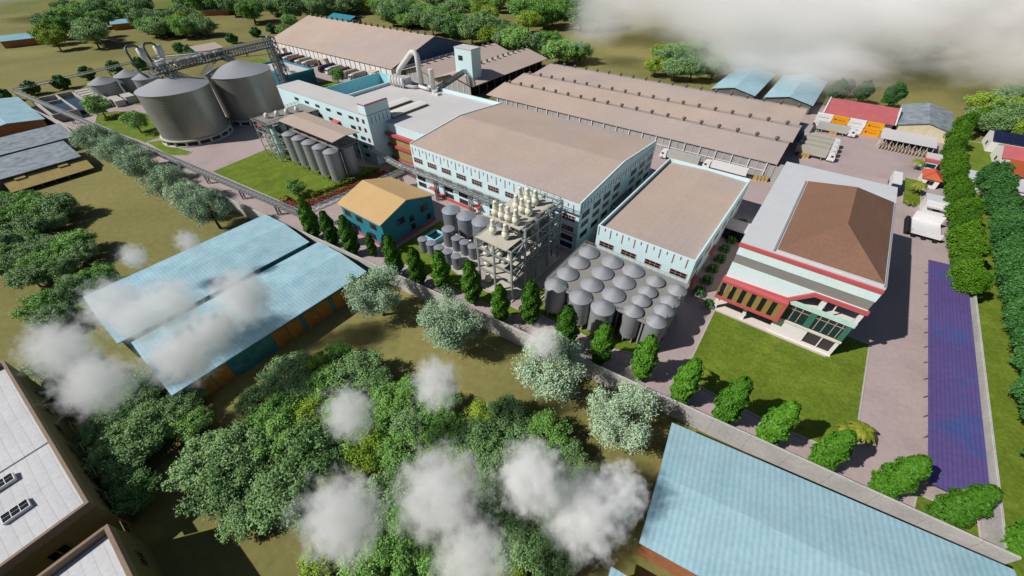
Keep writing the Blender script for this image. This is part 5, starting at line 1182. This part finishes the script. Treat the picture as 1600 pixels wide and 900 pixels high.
# ================================================================== CLOUDS
def cloud_mat(name, dens, scale, lo, hi, g=-.2):
    m = bpy.data.materials.new(name); m.use_nodes = True; N = m.node_tree.nodes; L = m.node_tree.links; N.clear()
    out = N.new('ShaderNodeOutputMaterial'); v = N.new('ShaderNodeVolumePrincipled'); v.inputs['Color'].default_value = (1, .998, .995, 1); v.inputs['Anisotropy'].default_value = g
    tc = N.new('ShaderNodeTexCoord'); ln = N.new('ShaderNodeVectorMath'); ln.operation = 'LENGTH'; L.new(tc.outputs['Object'], ln.inputs[0])
    oi = N.new('ShaderNodeObjectInfo'); ad = N.new('ShaderNodeVectorMath'); ad.operation = 'ADD'; L.new(tc.outputs['Object'], ad.inputs[0])
    ml = N.new('ShaderNodeMath'); ml.operation = 'MULTIPLY'; L.new(oi.outputs['Random'], ml.inputs[0]); ml.inputs[1].default_value = 37.0; L.new(ml.outputs[0], ad.inputs[1])
    n = N.new('ShaderNodeTexNoise'); n.inputs['Scale'].default_value = scale; n.inputs['Detail'].default_value = 6; n.inputs['Roughness'].default_value = .68; L.new(ad.outputs[0], n.inputs['Vector'])
    f1 = N.new('ShaderNodeMapRange'); f1.inputs[1].default_value = 1.0; f1.inputs[2].default_value = .25; f1.inputs[3].default_value = -.30; f1.inputs[4].default_value = .22; L.new(ln.outputs['Value'], f1.inputs[0])
    s = N.new('ShaderNodeMath'); s.operation = 'ADD'; L.new(n.outputs['Fac'], s.inputs[0]); L.new(f1.outputs[0], s.inputs[1])
    f2 = N.new('ShaderNodeMapRange'); f2.inputs[1].default_value = lo; f2.inputs[2].default_value = hi; f2.inputs[3].default_value = 0; f2.inputs[4].default_value = dens; L.new(s.outputs[0], f2.inputs[0])
    L.new(f2.outputs[0], v.inputs['Density']); L.new(v.outputs[0], out.inputs['Volume']); M[name] = m; return m
cloud_mat('cloud_puff', .60, 4.4, .455, .84, -.35)
cloud_mat('cloud_bank', .06, 1.4, .30, .95, -.4)
import bmesh
def ico():
    bm = bmesh.new(); bmesh.ops.create_icosphere(bm, subdivisions=3, radius=1.0); me = bpy.data.meshes.new('cloud'); bm.to_mesh(me); bm.free(); return me
puff = ico(); puff.materials.append(M['cloud_puff']); bank = ico(); bank.materials.append(M['cloud_bank'])
def cloud(px, py, z, rpx, ry, label, bankm=False, rz=None):
    x, y = at(px, py, z); dpt = float((ROT @ np.array([x, y, z-CAM_H]))[2]); k = dpt/F_PX
    o = bpy.data.objects.new('cloud', bank if bankm else puff); COL.objects.link(o); o.location = (x, y, z); o.scale = (rpx*k, rpx*k, ry*k); o.rotation_euler = (0, 0, RNG.uniform(0, 6))
    return tag(o, label, 'cloud', 'drifting low clouds')
CL = [(215, 500, 46, 46, 'white cloud spilling off the left end of the twin blue sheds'), (335, 515, 44, 50, 'white cloud over the middle of the orange doored shed'), (95, 545, 55, 62, 'white cloud puff beside the left white building, upper lobe'), (150, 600, 62, 62, 'white cloud puff hanging over the left building edge, lower lobe'), (208, 400, 24, 26, 'small white puff above the blue shed edge and olive ground'), (294, 378, 22, 26, 'small faint puff at the upper rim of the blue shed'), (180, 475, 50, 50, 'white cloud veiling the corner of the far blue shed'), (270, 475, 50, 55, 'white cloud lying over the middle of the far blue shed'), (380, 465, 52, 62, 'white cloud across the gap of the twin blue sheds'), (285, 555, 62, 58, 'white cloud over the near corner of the orange doored shed'),
      (546, 645, 48, 62, 'oval white puff over the left of the bottom grove'), (682, 600, 46, 62, 'oval white puff over the upper edge of the bottom grove'), (685, 770, 88, 75, 'broad white cloud over the middle of the bottom grove'), (535, 810, 75, 110, 'tall white cloud rising from the bottom edge left of centre'), (830, 745, 70, 72, 'white cloud over the right part of the bottom grove'), (910, 800, 80, 85, 'white cloud trailing right toward the lower blue roof'), (735, 875, 80, 52, 'white cloud cut by the bottom edge at the centre'), (965, 770, 55, 65, 'white cloud puff next to the lower right blue roof'), (848, 535, 34, 34, 'faint puff in front of a silver tree by the wall')]
for (px, py, rx, ry, lb) in CL: cloud(px, py, 17 if px < 880 else 10, rx*1.3, ry*1.35, lb)
BK = [(1010, 0, 26, 150, 26, 'thin fog bank over the far wood at top, left end of the bank'), (1190, 25, 28, 200, 32, 'thick fog bank over far ground behind the pale blue sheds'), (1390, 25, 28, 200, 32, 'thick fog bank over far ground behind the red roof'), (1600, 72, 26, 105, 24, 'fog bank at the right edge above the grove and houses'), (1300, -60, 40, 420, 60, 'vast fog bank covering the skyline at top right'), (-10, -25, 30, 90, 22, 'far fog bank at the top left corner'), (1250, 95, 14, 170, 12, 'thin low fog veil over the open ground behind the pale blue sheds'), (930, 45, 20, 60, 14, 'fog wisp reaching over the wood behind the twin ridges')]
for (px, py, z, rpx, hz, lb) in BK:
    x, y = at(px, py, z); k = float((ROT @ np.array([x, y, z-CAM_H]))[2])/F_PX
    o = bpy.data.objects.new('cloud', bank); COL.objects.link(o); o.location = (x, y, z); o.scale = (rpx*k, rpx*k, hz); tag(o, lb, 'cloud', 'fog banks')
for o in list(bpy.data.objects):
    if o.get('label') == '' : print('EMPTY LABEL', o.name)
print('groves', PLACED, 'objects', len(bpy.data.objects))
